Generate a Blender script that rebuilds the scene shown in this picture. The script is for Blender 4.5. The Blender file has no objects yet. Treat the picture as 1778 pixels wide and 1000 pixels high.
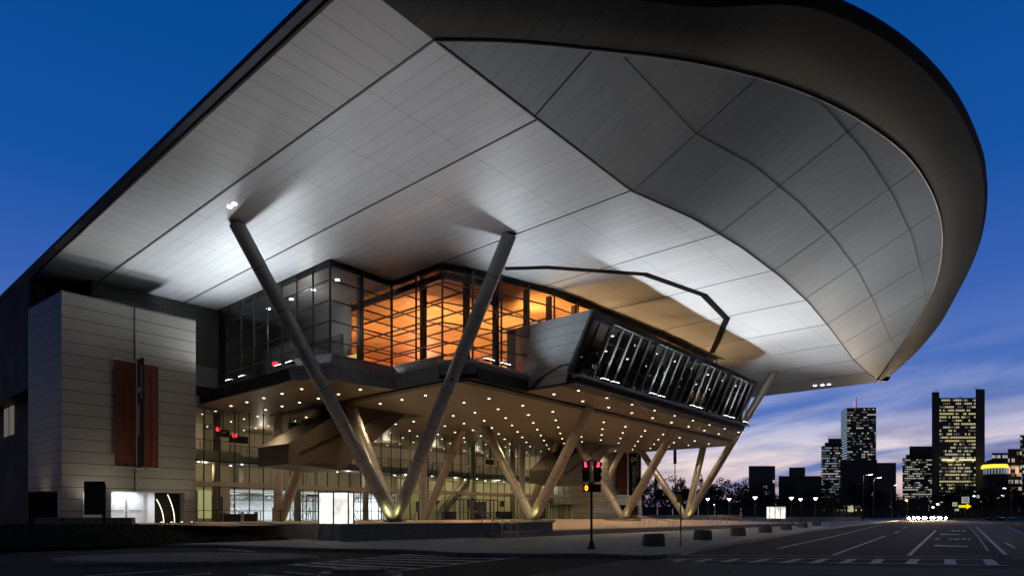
import bpy, math, random
from mathutils import Vector, Matrix
R = math.radians
rnd = random.Random(7)
S = bpy.context.scene
COL = S.collection

# ------------------------------------------------------------------ camera
# world X runs along the long front of the building (away to the right),
# world Y runs along its short side (away to the left); camera stands at 0,0
CF, CR = (0.7590, 0.6511), (0.6511, -0.7590)
EYE, HOR, F = 1.65, 893.0, 1097.0
cam = bpy.data.cameras.new('camera'); cam_o = bpy.data.objects.new('camera', cam); COL.objects.link(cam_o)
cam_o.location = (0, 0, EYE)
cam_o.rotation_euler = (R(90), 0, math.atan2(CF[1], CF[0]) - R(90))
cam.sensor_fit = 'HORIZONTAL'; cam.sensor_width = 36; cam.lens = 36 * F / 1778
cam.shift_y = (HOR - 500) / 1778; cam.clip_end = 9000; cam.clip_start = .1
S.camera = cam_o
S.view_settings.view_transform = 'Standard'; S.view_settings.look = 'None'
S.view_settings.exposure = 0; S.view_settings.gamma = 1
S.cycles.use_denoising = True
S.cycles.max_bounces = 7; S.cycles.diffuse_bounces = 3; S.cycles.glossy_bounces = 3
S.cycles.transparent_max_bounces = 14; S.cycles.transmission_bounces = 3
S.cycles.sample_clamp_indirect = 4; S.cycles.caustics_reflective = False; S.cycles.caustics_refractive = False

# ------------------------------------------------------------------ sky (dusk)
W = bpy.data.worlds.new('World'); S.world = W; W.use_nodes = True
wt = W.node_tree; N = wt.nodes; L = wt.links; N.clear()
def nn(t, tree=None, **k):
    n = (tree or wt).nodes.new(t)
    for a, b in k.items(): setattr(n, a, b)
    return n
def ramp(tree, stops, inp, interp='LINEAR'):
    n = tree.nodes.new('ShaderNodeValToRGB'); cr = n.color_ramp; cr.interpolation = interp
    while len(cr.elements) > 1: cr.elements.remove(cr.elements[-1])
    cr.elements[0].position = stops[0][0]; cr.elements[0].color = (*stops[0][1], 1)
    for p, c in stops[1:]:
        e = cr.elements.new(p); e.color = (*c, 1)
    tree.links.new(inp, n.inputs[0]); return n
def mth(tree, op, a, b=None, c=None, clamp=False):
    n = tree.nodes.new('ShaderNodeMath'); n.operation = op; n.use_clamp = clamp
    for i, v in enumerate((a, b, c)):
        if v is None: continue
        if isinstance(v, (int, float)): n.inputs[i].default_value = v
        else: tree.links.new(v, n.inputs[i])
    return n.outputs[0]
def mixc(tree, fac, a, b, mode='MIX'):
    n = tree.nodes.new('ShaderNodeMix'); n.data_type = 'RGBA'; n.blend_type = mode
    for i, v in ((0, fac), (6, a), (7, b)):
        if isinstance(v, (int, float)): n.inputs[i].default_value = v
        elif isinstance(v, tuple): n.inputs[i].default_value = (*v, 1)
        else: tree.links.new(v, n.inputs[i])
    return n.outputs[2]
tc = nn('ShaderNodeTexCoord'); sp = nn('ShaderNodeSeparateXYZ'); L.new(tc.outputs['Generated'], sp.inputs[0])
elev = mth(wt, 'MAXIMUM', sp.outputs[2], 0.0)
grad = ramp(wt, [(0, (.16, .17, .36)), (.06, (.13, .20, .47)), (.16, (.075, .165, .50)), (.30, (.035, .115, .44)),
                 (.42, (.006, .082, .36)), (.58, (.001, .066, .29)), (1, (.001, .045, .20))], elev)
# streaked clouds low in the west
right = mth(wt, 'ADD', mth(wt, 'MULTIPLY', sp.outputs[0], CR[0]), mth(wt, 'MULTIPLY', sp.outputs[1], CR[1]))
zz = mth(wt, 'SUBTRACT', mth(wt, 'MULTIPLY', sp.outputs[2], 7.5), mth(wt, 'MULTIPLY', right, 1.1))
cv = nn('ShaderNodeCombineXYZ'); L.new(sp.outputs[0], cv.inputs[0]); L.new(sp.outputs[1], cv.inputs[1]); L.new(zz, cv.inputs[2])
n1 = nn('ShaderNodeTexNoise'); n1.inputs['Scale'].default_value = 2.3; n1.inputs['Detail'].default_value = 7
n1.inputs['Roughness'].default_value = .55; n1.inputs['Distortion'].default_value = .7; L.new(cv.outputs[0], n1.inputs['Vector'])
n2 = nn('ShaderNodeTexNoise'); n2.inputs['Scale'].default_value = 5.0; n2.inputs['Detail'].default_value = 5
n2.inputs['Distortion'].default_value = .4; L.new(cv.outputs[0], n2.inputs['Vector'])
low = ramp(wt, [(0, (1, 1, 1)), (.085, (1, 1, 1)), (.15, (.45,) * 3), (.22, (.12,) * 3), (.32, (0, 0, 0))], elev)
m1 = ramp(wt, [(.38, (0, 0, 0)), (.55, (1, 1, 1))], n1.outputs[0])
m2 = ramp(wt, [(.45, (0, 0, 0)), (.65, (1, 1, 1))], n2.outputs[0])
bright = mth(wt, 'MULTIPLY', mth(wt, 'MULTIPLY', m1.outputs[0], low.outputs[0]), .93)
warm = ramp(wt, [(0, (.62, .36, .38)), (.07, (.92, .74, .68)), (.13, (.66, .66, .82)), (.25, (.26, .36, .70))], elev)
sky = mixc(wt, bright, grad.outputs[0], warm.outputs[0])
dark = mth(wt, 'MULTIPLY', mth(wt, 'MULTIPLY', m2.outputs[0], low.outputs[0]), .6)
sky = mixc(wt, dark, sky, (.075, .10, .30))
ns = nn('ShaderNodeTexSky', sky_type='NISHITA'); ns.sun_disc = False; ns.sun_elevation = R(-4); ns.sun_rotation = R(90 - 10)
ns.altitude = 10
sky = mixc(wt, .05, sky, ns.outputs[0], 'ADD')
# the sky opposite the afterglow and overhead has already gone dark
fwd = mth(wt, 'ADD', mth(wt, 'MULTIPLY', sp.outputs[0], CF[0]), mth(wt, 'MULTIPLY', sp.outputs[1], CF[1]))
hz = mth(wt, 'SQRT', mth(wt, 'MAXIMUM', mth(wt, 'SUBTRACT', 1.0, mth(wt, 'MULTIPLY', sp.outputs[2], sp.outputs[2])), .0001))
night = ramp(wt, [(0, (.26, .20, .13)), (.5, (.28, .22, .15)), (.80, (.40, .38, .35)), (.875, (1, 1, 1))], mth(wt, 'ADD', mth(wt, 'MULTIPLY', mth(wt, 'DIVIDE', fwd, hz), .5), .5))
zen = ramp(wt, [(.60, (1, 1, 1)), (.85, (.5,) * 3)], elev)
sky = mixc(wt, 1.0, sky, night.outputs[0], 'MULTIPLY'); sky = mixc(wt, 1.0, sky, zen.outputs[0], 'MULTIPLY')
bg = nn('ShaderNodeBackground'); L.new(sky, bg.inputs[0]); bg.inputs[1].default_value = 1.0
wo = nn('ShaderNodeOutputWorld'); L.new(bg.outputs[0], wo.inputs[0])
# faint afterglow of the sun that has just set beyond the city
sl = bpy.data.lights.new('afterglow_sun', 'SUN'); sl.energy = .04; sl.angle = R(20); sl.color = (1, .75, .62)
so = bpy.data.objects.new('afterglow_sun', sl); COL.objects.link(so)
so.rotation_euler = Vector((1.0, .1, .07)).to_track_quat('Z', 'Y').to_euler()

# ------------------------------------------------------------------ helpers
def at(px, Y, z=None, py=None):
    r = (px - 889) / F
    if z is None: z = EYE + (HOR - py) / F * Y
    return Vector(((CR[0] * r + CF[0]) * Y, (CR[1] * r + CF[1]) * Y, z))
def onz(px, py, z):
    return at(px, (z - EYE) * F / (HOR - py), z)
class MB:
    def __init__(s): s.v = []; s.f = []
    def quad(s, *p):
        n = len(s.v); s.v += [tuple(q) for q in p]; s.f.append(tuple(range(n, n + len(p)))); return s
    def grid(s, rows):
        n = len(s.v); w = len(rows[0])
        for r in rows: s.v += [tuple(p) for p in r]
        for i in range(len(rows) - 1):
            for k in range(w - 1):
                q = [n + i * w + k, n + i * w + k + 1, n + (i + 1) * w + k + 1, n + (i + 1) * w + k]; s.f.append(tuple(q))
        return s
    def box(s, x0, x1, y0, y1, z0, z1):
        n = len(s.v)
        s.v += [(x, y, z) for z in (z0, z1) for x, y in ((x0, y0), (x1, y0), (x1, y1), (x0, y1))]
        s.f += [tuple(n + i for i in q) for q in ((3, 2, 1, 0), (4, 5, 6, 7), (0, 1, 5, 4), (1, 2, 6, 5), (2, 3, 7, 6), (3, 0, 4, 7))]; return s
    def prism(s, poly, z0, z1, scale_top=None):
        n = len(s.v); k = len(poly)
        a = sum(poly[i][0] * poly[(i + 1) % k][1] - poly[(i + 1) % k][0] * poly[i][1] for i in range(k))
        if a < 0: poly = poly[::-1]
        f0 = z0 if callable(z0) else (lambda x, y: z0); f1 = z1 if callable(z1) else (lambda x, y: z1)
        s.v += [(p[0], p[1], f0(*p[:2])) for p in poly] + [(p[0], p[1], f1(*p[:2])) for p in poly]
        s.f += [tuple(range(n + k - 1, n - 1, -1)), tuple(range(n + k, n + 2 * k))]
        s.f += [(n + i, n + (i + 1) % k, n + k + (i + 1) % k, n + k + i) for i in range(k)]; return s
    def beam(s, p, q, w, h=None, up=(0, 0, 1)):
        p, q = Vector(p), Vector(q); d = q - p
        if d.length < 1e-6: return s
        d.normalize(); h = w if h is None else h; u = Vector(up)
        if abs(d.dot(u)) > .99: u = Vector((1, 0, 0))
        a = d.cross(u).normalized() * w / 2; b = a.cross(d).normalized() * h / 2; n = len(s.v)
        for c in (p, q): s.v += [tuple(c - a - b), tuple(c + a - b), tuple(c + a + b), tuple(c - a + b)]
        s.f += [tuple(n + i for i in g) for g in ((0, 1, 2, 3), (7, 6, 5, 4), (0, 4, 5, 1), (1, 5, 6, 2), (2, 6, 7, 3), (3, 7, 4, 0))]; return s
    def tube(s, p, q, r0, r1=None, k=20, cap=True):
        p, q = Vector(p), Vector(q); d = (q - p).normalized(); r1 = r0 if r1 is None else r1
        a = d.orthogonal().normalized(); b = d.cross(a); n = len(s.v)
        for c, r in ((p, r0), (q, r1)):
            s.v += [tuple(c + (a * math.cos(t) + b * math.sin(t)) * r) for t in (2 * math.pi * i / k for i in range(k))]
        s.f += [(n + i, n + (i + 1) % k, n + k + (i + 1) % k, n + k + i) for i in range(k)]
        if cap: s.f += [tuple(range(n + k - 1, n - 1, -1)), tuple(range(n + k, n + 2 * k))]
        return s
    def lathe(s, c, prof, k=24):
        n = len(s.v); c = Vector(c)
        for r, z in prof: s.v += [(c.x + r * math.cos(2 * math.pi * i / k), c.y + r * math.sin(2 * math.pi * i / k), c.z + z) for i in range(k)]
        for j in range(len(prof) - 1):
            s.f += [(n + j * k + i, n + j * k + (i + 1) % k, n + (j + 1) * k + (i + 1) % k, n + (j + 1) * k + i) for i in range(k)]
        m = n + (len(prof) - 1) * k
        s.f += [tuple(range(n + k - 1, n - 1, -1)), tuple(range(m, m + k))]; return s
def wloc(o):
    v = Vector((0, 0, 0))
    while o: v += o.location; o = o.parent
    return v
def link(name, mb, mat, parent=None, label=None, smooth=False):
    me = bpy.data.meshes.new(name); off = wloc(parent)
    me.from_pydata([(v[0] - off.x, v[1] - off.y, v[2] - off.z) for v in mb.v], [], mb.f); me.update()
    if mat: me.materials.append(mat)
    if smooth:
        for p in me.polygons: p.use_smooth = True
    o = bpy.data.objects.new(name, me); COL.objects.link(o)
    if parent: o.parent = parent
    if label: o['label'] = label
    return o
def smooth_by_angle(o, deg=35):
    me = o.data; me.shade_smooth(); 
    try: me.set_sharp_from_angle(angle=R(deg))
    except Exception: pass
def tag(o, label=None, cat=None, group=None, kind=None):
    for k, v in (('label', label), ('category', cat), ('group', group), ('kind', kind)):
        if v: o[k] = v
    return o
def thing(name, loc, label, cat, group=None):
    o = bpy.data.objects.new(name, None); COL.objects.link(o); o.location = loc; o.empty_display_size = .3
    return tag(o, label, cat, group)
def struct(name, mb, mat): return tag(link(name, mb, mat), kind='structure')
def kids(o): return [c for c in bpy.data.objects if c.parent == o]
def copy_tree(o, parent=None):
    c = o.copy(); COL.objects.link(c); c.parent = parent
    for ch in kids(o):
        copy_tree(ch, c)
    return c
def lamp(name, typ, loc, e, col, parent=None, to=None, **k):
    l = bpy.data.lights.new(name, typ); l.energy = e; l.color = col
    for a, b in k.items(): setattr(l, a, b)
    o = bpy.data.objects.new(name, l); COL.objects.link(o); off = wloc(parent); o.location = Vector(loc) - off
    if to is not None: o.rotation_euler = (Vector(loc) - Vector(to)).to_track_quat('Z', 'Y').to_euler()
    if parent: o.parent = parent
    return o

# ------------------------------------------------------------------ materials
def mat(name, col, rough=.6, metal=0., noise=0., nscale=3., spec=.5, bump=0., lines=None, lcol=None, coat=0., stretch=None):
    """lines: list of (axis vector, spacing, width, offset) drawn as dark joints"""
    m = bpy.data.materials.new(name); m.use_nodes = True; t = m.node_tree; b = t.nodes['Principled BSDF']
    b.inputs['Roughness'].default_value = rough; b.inputs['Metallic'].default_value = metal
    b.inputs['Specular IOR Level'].default_value = spec; b.inputs['Coat Weight'].default_value = coat
    g = t.nodes.new('ShaderNodeNewGeometry'); c = None
    if noise:
        nz = t.nodes.new('ShaderNodeTexNoise'); nz.inputs['Scale'].default_value = nscale; nz.inputs['Detail'].default_value = 6
        if stretch:
            mp = t.nodes.new('ShaderNodeMapping'); mp.inputs['Scale'].default_value = stretch
            t.links.new(g.outputs['Position'], mp.inputs[0]); t.links.new(mp.outputs[0], nz.inputs['Vector'])
        else: t.links.new(g.outputs['Position'], nz.inputs['Vector'])
        a = tuple(x * (1 - noise) for x in col); d = tuple(min(1, x * (1 + noise)) for x in col)
        c = ramp(t, [(.3, a), (.7, d)], nz.outputs[0]).outputs[0]
        if bump:
            bp = t.nodes.new('ShaderNodeBump'); bp.inputs['Strength'].default_value = bump; bp.inputs['Distance'].default_value = .05
            t.links.new(nz.outputs[0], bp.inputs['Height']); t.links.new(bp.outputs[0], b.inputs['Normal'])
        rr = mth(t, 'ADD', mth(t, 'MULTIPLY', nz.outputs[0], .25), rough - .12, clamp=True); t.links.new(rr, b.inputs['Roughness'])
    if lines:
        fac = None; cells = None
        for ax, spc, wd, off in lines:
            dp = t.nodes.new('ShaderNodeVectorMath'); dp.operation = 'DOT_PRODUCT'
            t.links.new(g.outputs['Position'], dp.inputs[0]); dp.inputs[1].default_value = ax
            q = mth(t, 'DIVIDE', mth(t, 'ADD', dp.outputs['Value'], 1000 * spc - off), spc)
            fr = mth(t, 'FRACT', q); k = mth(t, 'LESS_THAN', fr, wd / spc)
            fl = mth(t, 'FLOOR', q)
            cells = fl if cells is None else mth(t, 'ADD', mth(t, 'MULTIPLY', cells, 7.31), fl)
            fac = k if fac is None else mth(t, 'MAXIMUM', fac, k)
        wn = t.nodes.new('ShaderNodeTexWhiteNoise'); wn.noise_dimensions = '1D'; t.links.new(cells, wn.inputs['W'])
        tone = mth(t, 'ADD', mth(t, 'MULTIPLY', wn.outputs['Value'], .06), .97)
        base = c if c is not None else col
        base = mixc(t, 1.0, base, (1, 1, 1), 'MULTIPLY') if c is None else base
        vm = t.nodes.new('ShaderNodeVectorMath'); vm.operation = 'SCALE'; t.links.new(base, vm.inputs[0]); t.links.new(tone, vm.inputs['Scale'])
        c = mixc(t, fac, vm.outputs[0], lcol or tuple(x * .25 for x in col))
    if c is None: b.inputs['Base Color'].default_value = (*col, 1)
    else: t.links.new(c, b.inputs['Base Color'])
    return m
def emit(name, col, st):
    m = bpy.data.materials.new(name); m.use_nodes = True; b = m.node_tree.nodes['Principled BSDF']
    b.inputs['Base Color'].default_value = (*[x * .5 for x in col], 1); b.inputs['Roughness'].default_value = .5
    b.inputs['Emission Color'].default_value = (*col, 1); b.inputs['Emission Strength'].default_value = st; return m
def glass(name, tint=(.9, .93, .93), refl=1.0, ior=1.5):
    m = bpy.data.materials.new(name); m.use_nodes = True; t = m.node_tree; t.nodes.clear()
    tr = t.nodes.new('ShaderNodeBsdfTransparent'); tr.inputs[0].default_value = (*tint, 1)
    gl = t.nodes.new('ShaderNodeBsdfGlossy'); gl.inputs['Roughness'].default_value = .02; gl.inputs[0].default_value = (.9, .95, 1, 1)
    fr = t.nodes.new('ShaderNodeFresnel'); fr.inputs[0].default_value = ior
    mx = t.nodes.new('ShaderNodeMixShader'); o = t.nodes.new('ShaderNodeOutputMaterial')
    t.links.new(mth(t, 'MULTIPLY', fr.outputs[0], refl, clamp=True), mx.inputs[0])
    t.links.new(tr.outputs[0], mx.inputs[1]); t.links.new(gl.outputs[0], mx.inputs[2]); t.links.new(mx.outputs[0], o.inputs[0]); return m
XA, YA, ZA = (1, 0, 0), (0, 1, 0), (0, 0, 1)
M = dict(
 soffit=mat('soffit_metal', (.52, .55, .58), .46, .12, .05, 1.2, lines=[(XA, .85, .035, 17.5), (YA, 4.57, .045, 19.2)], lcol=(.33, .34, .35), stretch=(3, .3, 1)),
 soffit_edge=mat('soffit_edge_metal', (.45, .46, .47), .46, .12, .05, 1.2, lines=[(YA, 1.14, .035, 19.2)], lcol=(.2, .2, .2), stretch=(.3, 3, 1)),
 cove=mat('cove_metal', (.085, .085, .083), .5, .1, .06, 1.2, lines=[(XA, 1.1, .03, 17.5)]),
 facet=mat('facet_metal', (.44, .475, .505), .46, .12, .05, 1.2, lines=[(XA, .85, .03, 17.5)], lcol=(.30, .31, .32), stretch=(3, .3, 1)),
 fascia=mat('fascia_black', (.012, .012, .013), .55, .2, .1, 3),
 joint=mat('joint_dark', (.09, .09, .095), .5, .5, .1, 3),
 clad=mat('clad_panel', (.34, .335, .315), .36, .35, .06, 2, lines=[(ZA, .89, .045, .1)], lcol=(.03, .03, .03), stretch=(.4, .4, 3)),
 clad_bay=mat('bay_panel', (.30, .32, .35), .36, .45, .06, 2, lines=[(ZA, .82, .03, .3), (XA, .0001 + 3.1, .03, 0)], lcol=(.04, .04, .045)),
 slab=mat('slab_panel', (.26, .28, .31), .36, .45, .06, 2, lines=[(XA, 2.9, .03, 27.6), (YA, 2.95, .03, 41.9), (ZA, .95, .03, 12.6)], lcol=(.04, .04, .045)),
 under=mat('under_soffit', (.27, .245, .20), .45, .1, .06, 1.5, lines=[(XA, 2.3, .05, 33.2), (YA, .3, .02, 0)], lcol=(.17, .15, .12)),
 black=mat('black_metal', (.014, .014, .015), .45, .3, .15, 4),
 dark=mat('dark_metal', (.045, .048, .055), .4, .6, .1, 4),
 steel=mat('column_steel', (.34, .36, .39), .36, .4, .08, 2.5, stretch=(1, 1, .3)),
 steel_warm=mat('column_steel_warm_lit', (.42, .38, .33), .4, .3, .07, 2.5),  # column steel again, with the warm lamplight tinted into its colour
 rail=mat('rail_steel', (.5, .48, .44), .3, .8, .05, 5),
 louvre=mat('louvre_grey', (.10, .105, .11), .5, .5, .1, 4),
 paving=mat('plaza_paving', (.64, .46, .34), .55, 0, .10, .6, lines=[(XA, 1.52, .02, 0), (YA, 1.52, .02, 0)]),
 concrete=mat('concrete', (.36, .355, .34), .75, 0, .18, 2.2, bump=.3, lines=[(XA, 3.0, .03, 0), (YA, 3.0, .03, 0)]),
 granite=mat('granite', (.2, .2, .195), .6, 0, .25, 5, bump=.2, lines=[(XA, 2.4, .03, 1.0)]),
 kerb=mat('kerb_stone', (.22, .22, .215), .7, 0, .2, 6, lines=[(XA, 1.8, .02, 0)]),
 planter=mat('planter_concrete', (.17, .155, .14), .85, 0, .28, 5, bump=.6),
 asphalt=mat('asphalt', (.018, .017, .015), .85, 0, .4, .35, bump=.1, spec=.25),
 asphalt2=mat('worn_asphalt', (.13, .122, .11), .85, 0, .25, .8, bump=.1, spec=.25),
 paint=mat('road_paint', (.82, .82, .80), .6, 0, .22, 1.8),
 yellow_paint=mat('yellow_road_paint', (.45, .36, .14), .6, 0, .3, 2.5),
 cobble=mat('cobble', (.22, .21, .2), .8, 0, .5, 9, bump=1.0),
 grass=mat('grass', (.006, .007, .004), .95, 0, .4, 2, spec=.04),
 wood=mat('orange_ceiling', (.78, .40, .15), .42, 0, .12, 1.0, lines=[(XA, 1.15, .05, 0), (YA, 4.4, .04, 0)], lcol=(.16, .06, .02), stretch=(3, .3, 1)),
 redwall=mat('red_wall', (.55, .12, .045), .6, 0, .2, .6),
 greyceil=mat('grey_ceiling', (.28, .29, .31), .5, .2, .06, 2, lines=[(YA, 3.0, .04, 0), (XA, 1.5, .03, 0)]),
 beige=mat('beige_panel', (.56, .50, .37), .6, 0, .06, .8, lines=[(XA, 1.5, .05, 0)], lcol=(.16, .13, .09)),
 cream=mat('cream_wall', (.66, .60, .42), .6, 0, .08, .9),
 white=mat('white_panel', (.74, .74, .74), .5, 0, .06, 2),
 darkwall=mat('dark_interior_wall', (.035, .035, .037), .5, .1, .2, 1.0, lines=[(ZA, .6, .03, 0)]),
 darkb=mat('dark_facade', (.009, .009, .009), .6, .1, .3, .3, lines=[(ZA, .9, .04, 0)]),
 bayceil=mat('bay_ceiling', (.09, .085, .078), .4, .2, .1, 2, lines=[(XA, 3, .05, 0)]),
 hall=mat('hall_white', (.72, .76, .80), .6, 0, .15, 2),
 banner_red=mat('banner_red', (.105, .021, .013), .8, 0, .12, .8),
 banner_black=mat('banner_black', (.010, .010, .011), .8, 0, .1, 2),
 letter=mat('letter_white', (.72, .72, .72), .7),
 floor_in=mat('terrazzo', (.30, .26, .20), .18, 0, .06, 2),
 bark=mat('bark', (.05, .04, .032), .9, 0, .3, 8),
 leaf=mat('leaf', (.035, .042, .022), .8, 0, .4, 1.5),
 leaf2=mat('leaf_dark', (.022, .027, .016), .8, 0, .4, 1.5),
 car1=mat('car_paint_silver', (.30, .31, .33), .25, .6, .04, 4, coat=.6),
 car2=mat('car_paint_dark', (.03, .035, .045), .25, .4, .05, 4, coat=.6),
 carglass=mat('car_glass', (.01, .012, .014), .06, 0, 0, spec=.8),
 rubber=mat('rubber', (.02, .02, .02), .85),
 sign_white=mat('sign_white', (.7, .7, .7), .5), sign_yellow=mat('sign_yellow', (.75, .55, .02), .5),
 city1=mat('city_stone', (.13, .15, .165), .5, .1, .1, .02), city2=mat('city_glass', (.13, .16, .18), .45, .1, .1, .02),
 city3=mat('city_brick', (.11, .105, .108), .7, 0, .1, .05), city4=mat('city_pale', (.28, .29, .32), .5, .2, .1, .02),
)
def weather(m, sc, dark_, wd=.012):
    t = m.node_tree; b = t.nodes['Principled BSDF']; src = b.inputs['Base Color'].links[0].from_socket
    g = t.nodes.new('ShaderNodeNewGeometry'); nz = t.nodes.new('ShaderNodeTexNoise'); nz.inputs['Scale'].default_value = .9; nz.inputs['Detail'].default_value = 4
    t.links.new(g.outputs['Position'], nz.inputs['Vector'])
    ad = t.nodes.new('ShaderNodeVectorMath'); ad.operation = 'ADD'; t.links.new(g.outputs['Position'], ad.inputs[0]); t.links.new(nz.outputs['Color'], ad.inputs[1])
    v = t.nodes.new('ShaderNodeTexVoronoi'); v.feature = 'DISTANCE_TO_EDGE'; v.inputs['Scale'].default_value = sc; t.links.new(ad.outputs[0], v.inputs['Vector'])
    crack = mth(t, 'LESS_THAN', v.outputs['Distance'], wd); mask = mth(t, 'GREATER_THAN', nz.outputs[0], .5)
    c = mixc(t, mth(t, 'MULTIPLY', crack, mask), src, dark_)
    n2 = t.nodes.new('ShaderNodeTexNoise'); n2.inputs['Scale'].default_value = 30; t.links.new(g.outputs['Position'], n2.inputs['Vector'])
    sp_ = ramp(t, [(.4, (.7,) * 3), (.65, (1.35,) * 3)], n2.outputs[0]); c = mixc(t, 1.0, c, sp_.outputs[0], 'MULTIPLY'); t.links.new(c, b.inputs['Base Color'])
weather(M['asphalt'], .16, (.006, .006, .006)); weather(M['asphalt2'], .2, (.03, .03, .03)); weather(M['concrete'], .12, (.12, .12, .12), .006)
M['glass'] = glass('clear_glass'); M['glass2'] = glass('tinted_glass', (.72, .76, .8), 1.5, 1.6); M['glass3'] = glass('bay_glass', (.55, .56, .58), .08, 1.45)
M['rglass'] = glass('rail_glass', (.82, .88, .86), 1.4, 1.6)
M['dot'] = emit('downlight_lens', (1, .76, .52), 4.5)
M['dotw'] = emit('white_lens', (1, .93, .85), 12)
M['flood'] = emit('floodlight_lens', (.92, .97, 1), 9)
M['lightbox'] = emit('lightbox_panel', (1, .98, .88), 2.1)
t_ = M['lightbox'].node_tree; gg = t_.nodes.new('ShaderNodeNewGeometry'); nz_ = t_.nodes.new('ShaderNodeTexNoise'); nz_.inputs['Scale'].default_value = 1.3
t_.links.new(gg.outputs['Position'], nz_.inputs['Vector']); t_.links.new(mth(t_, 'ADD', mth(t_, 'MULTIPLY', nz_.outputs[0], 2.6), -.15), t_.nodes['Principled BSDF'].inputs['Emission Strength'])
M['exit'] = emit('red_sign', (1, .03, .04), 2.2)
M['red_lamp'] = emit('red_signal_lens', (1, .03, .07), 4.5)
M['hand'] = emit('orange_signal', (1, .33, .02), 3.5)
M['visor_lit'] = emit('visor_glow', (.45, .03, .03), .5)
M['winw'] = emit('lit_window_white', (.95, .96, .80), .42); M['winy'] = emit('lit_window_yellow', (1, .88, .45), .5); M['wind'] = emit('dim_window', (.8, .75, .6), .12)
M['winy2'] = emit('lit_window_bright', (1, .9, .45), .95); M['winc'] = emit('lit_window_cool', (.55, .75, .85), .35)
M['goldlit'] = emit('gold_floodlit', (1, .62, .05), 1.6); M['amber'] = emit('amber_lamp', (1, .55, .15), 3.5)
M['lampw'] = emit('street_lamp_lens', (1, .95, .82), 7); M['lampg'] = emit('green_white_lens', (.85, 1, .92), 10)
M['head'] = emit('headlight_lens', (1, .80, .56), 200)
M['yellow_lit'] = emit('yellow_arrow_panel', (1, .78, .0), 1.0)
M['strip'] = emit('curved_tube', (1, .86, .62), 2.0)

# ------------------------------------------------------------------ ground, road, plaza
g = MB(); g.quad((-4000, -4000, 0), (6000, -4000, 0), (6000, 6000, 0), (-4000, 6000, 0)); struct('ground', g, M['asphalt'])
edge = [(-160, 944), (185, 944), (375, 944.5), (553, 951), (690, 953), (800, 958.5), (930, 960.5), (1032, 960), (1119, 963.5), (1150, 962),
        (1174, 958.5), (1205, 951), (1260, 942), (1300, 936), (1400, 920.5), (1480, 910.5), (1545, 904), (1600, 899.2)]
ew = [onz(x, y, .15).to_2d() for x, y in edge]
poly = [tuple(p) for p in ew] + [(620, 300), (130, 300), (-40, 110)]
g = MB(); g.prism(poly, -.3, .15); struct('sidewalk', g, M['concrete'])
g = MB()
for a, b in zip(ew, ew[1:]):
    d = (b - a).normalized(); n = Vector((d.y, -d.x))
    if n.dot(Vector((0, -1))) < 0 and n.dot(Vector(CF)) > 0: n = -n
    q = [a, b, b + n * .16, a + n * .16]; g.prism([tuple(x) for x in q], 0, .155)
struct('kerb', g, M['kerb'])
ZP = .98
def plz(x, y): return .52 + (ZP - .52) * min(1, max(0, (y - 28) / 16.0))
g = MB()
ys = [27.75, 32, 36, 40, 44, 60.5]
for y0, y1 in zip(ys, ys[1:]):
    g.quad((31.5, y0, plz(0, y0)), (93, y0, plz(0, y0)), (93, y1, plz(0, y1)), (31.5, y1, plz(0, y1)))
g.quad((17, 38, ZP), (31.5, 38, ZP), (31.5, 60.5, ZP), (17, 60.5, ZP))
g.quad((31.5, 27.75, .52), (31.5, 27.75, 0), (93, 27.75, 0), (93, 27.75, .52))
g.quad((93, 27.75, .52), (93, 27.75, 0), (93, 60, 0), (93, 60, ZP), (93, 44, ZP))
struct('plaza', g, M['paving'])
g = MB()
for i, (y0, z1) in enumerate(((26.85, .245), (27.15, .34), (27.45, .435))): g.box(29.6 + i * .2, 93 - i * .2, y0, 27.75, .1 + i * .001, z1)
struct('steps', g, M['granite'])
g = MB()                                                     # raised terrace that carries the corner columns
g.prism([(21.5, 30.2), (36.6, 27.95), (36.6, 44), (21.5, 44)], .1, 1.08); struct('terrace', g, M['paving'])
w = thing('granite_wall', (29, 29, .15), 'low dark granite retaining wall with jointed slabs beside the glowing left light box', 'wall')
g = MB(); g.prism([(20.6, 30.05), (36.7, 27.6), (36.7, 27.93), (20.6, 30.38)], .14, 1.06); link('wall_face', g, M['granite'], w)
g = MB(); g.prism([(20.5, 30.0), (36.75, 27.53), (36.75, 28.0), (20.5, 30.45)], 1.06, 1.12); link('coping', g, M['kerb'], w)
# dark planted bank on the left
g = MB(); nx, ny = 26, 14
def bank(i, j):
    x = -30 + i * 2.0; t = j / (ny - 1); yy = 34.5 + t * 20 if x < 12 else 34.2 + t * 20
    zz = .16 + .78 * min(1, t * 1.8) + rnd.uniform(-.02, .02)
    return (x, yy, zz)
pts = [[bank(i, j) for j in range(ny)] for i in range(nx)]
for i in range(nx - 1):
    for j in range(ny - 1): g.quad(pts[i][j], pts[i + 1][j], pts[i + 1][j + 1], pts[i][j + 1])
struct('lawn_bank', g, M['grass'])
g = MB()
for _ in range(9000):
    x = rnd.uniform(-28, 19.8); t = rnd.random(); yy = 34.4 + t * 19; z = .16 + .78 * min(1, t * 1.8)
    a = rnd.uniform(0, 6.3); h = rnd.uniform(.06, .16); w_ = .03
    dx, dy = math.cos(a) * w_, math.sin(a) * w_
    g.quad((x - dx, yy - dy, z), (x + dx, yy + dy, z), (x + rnd.uniform(-.04, .04), yy + rnd.uniform(-.04, .04), z + h))
tag(link('ground_cover', g, M['grass']), kind='stuff')
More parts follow.
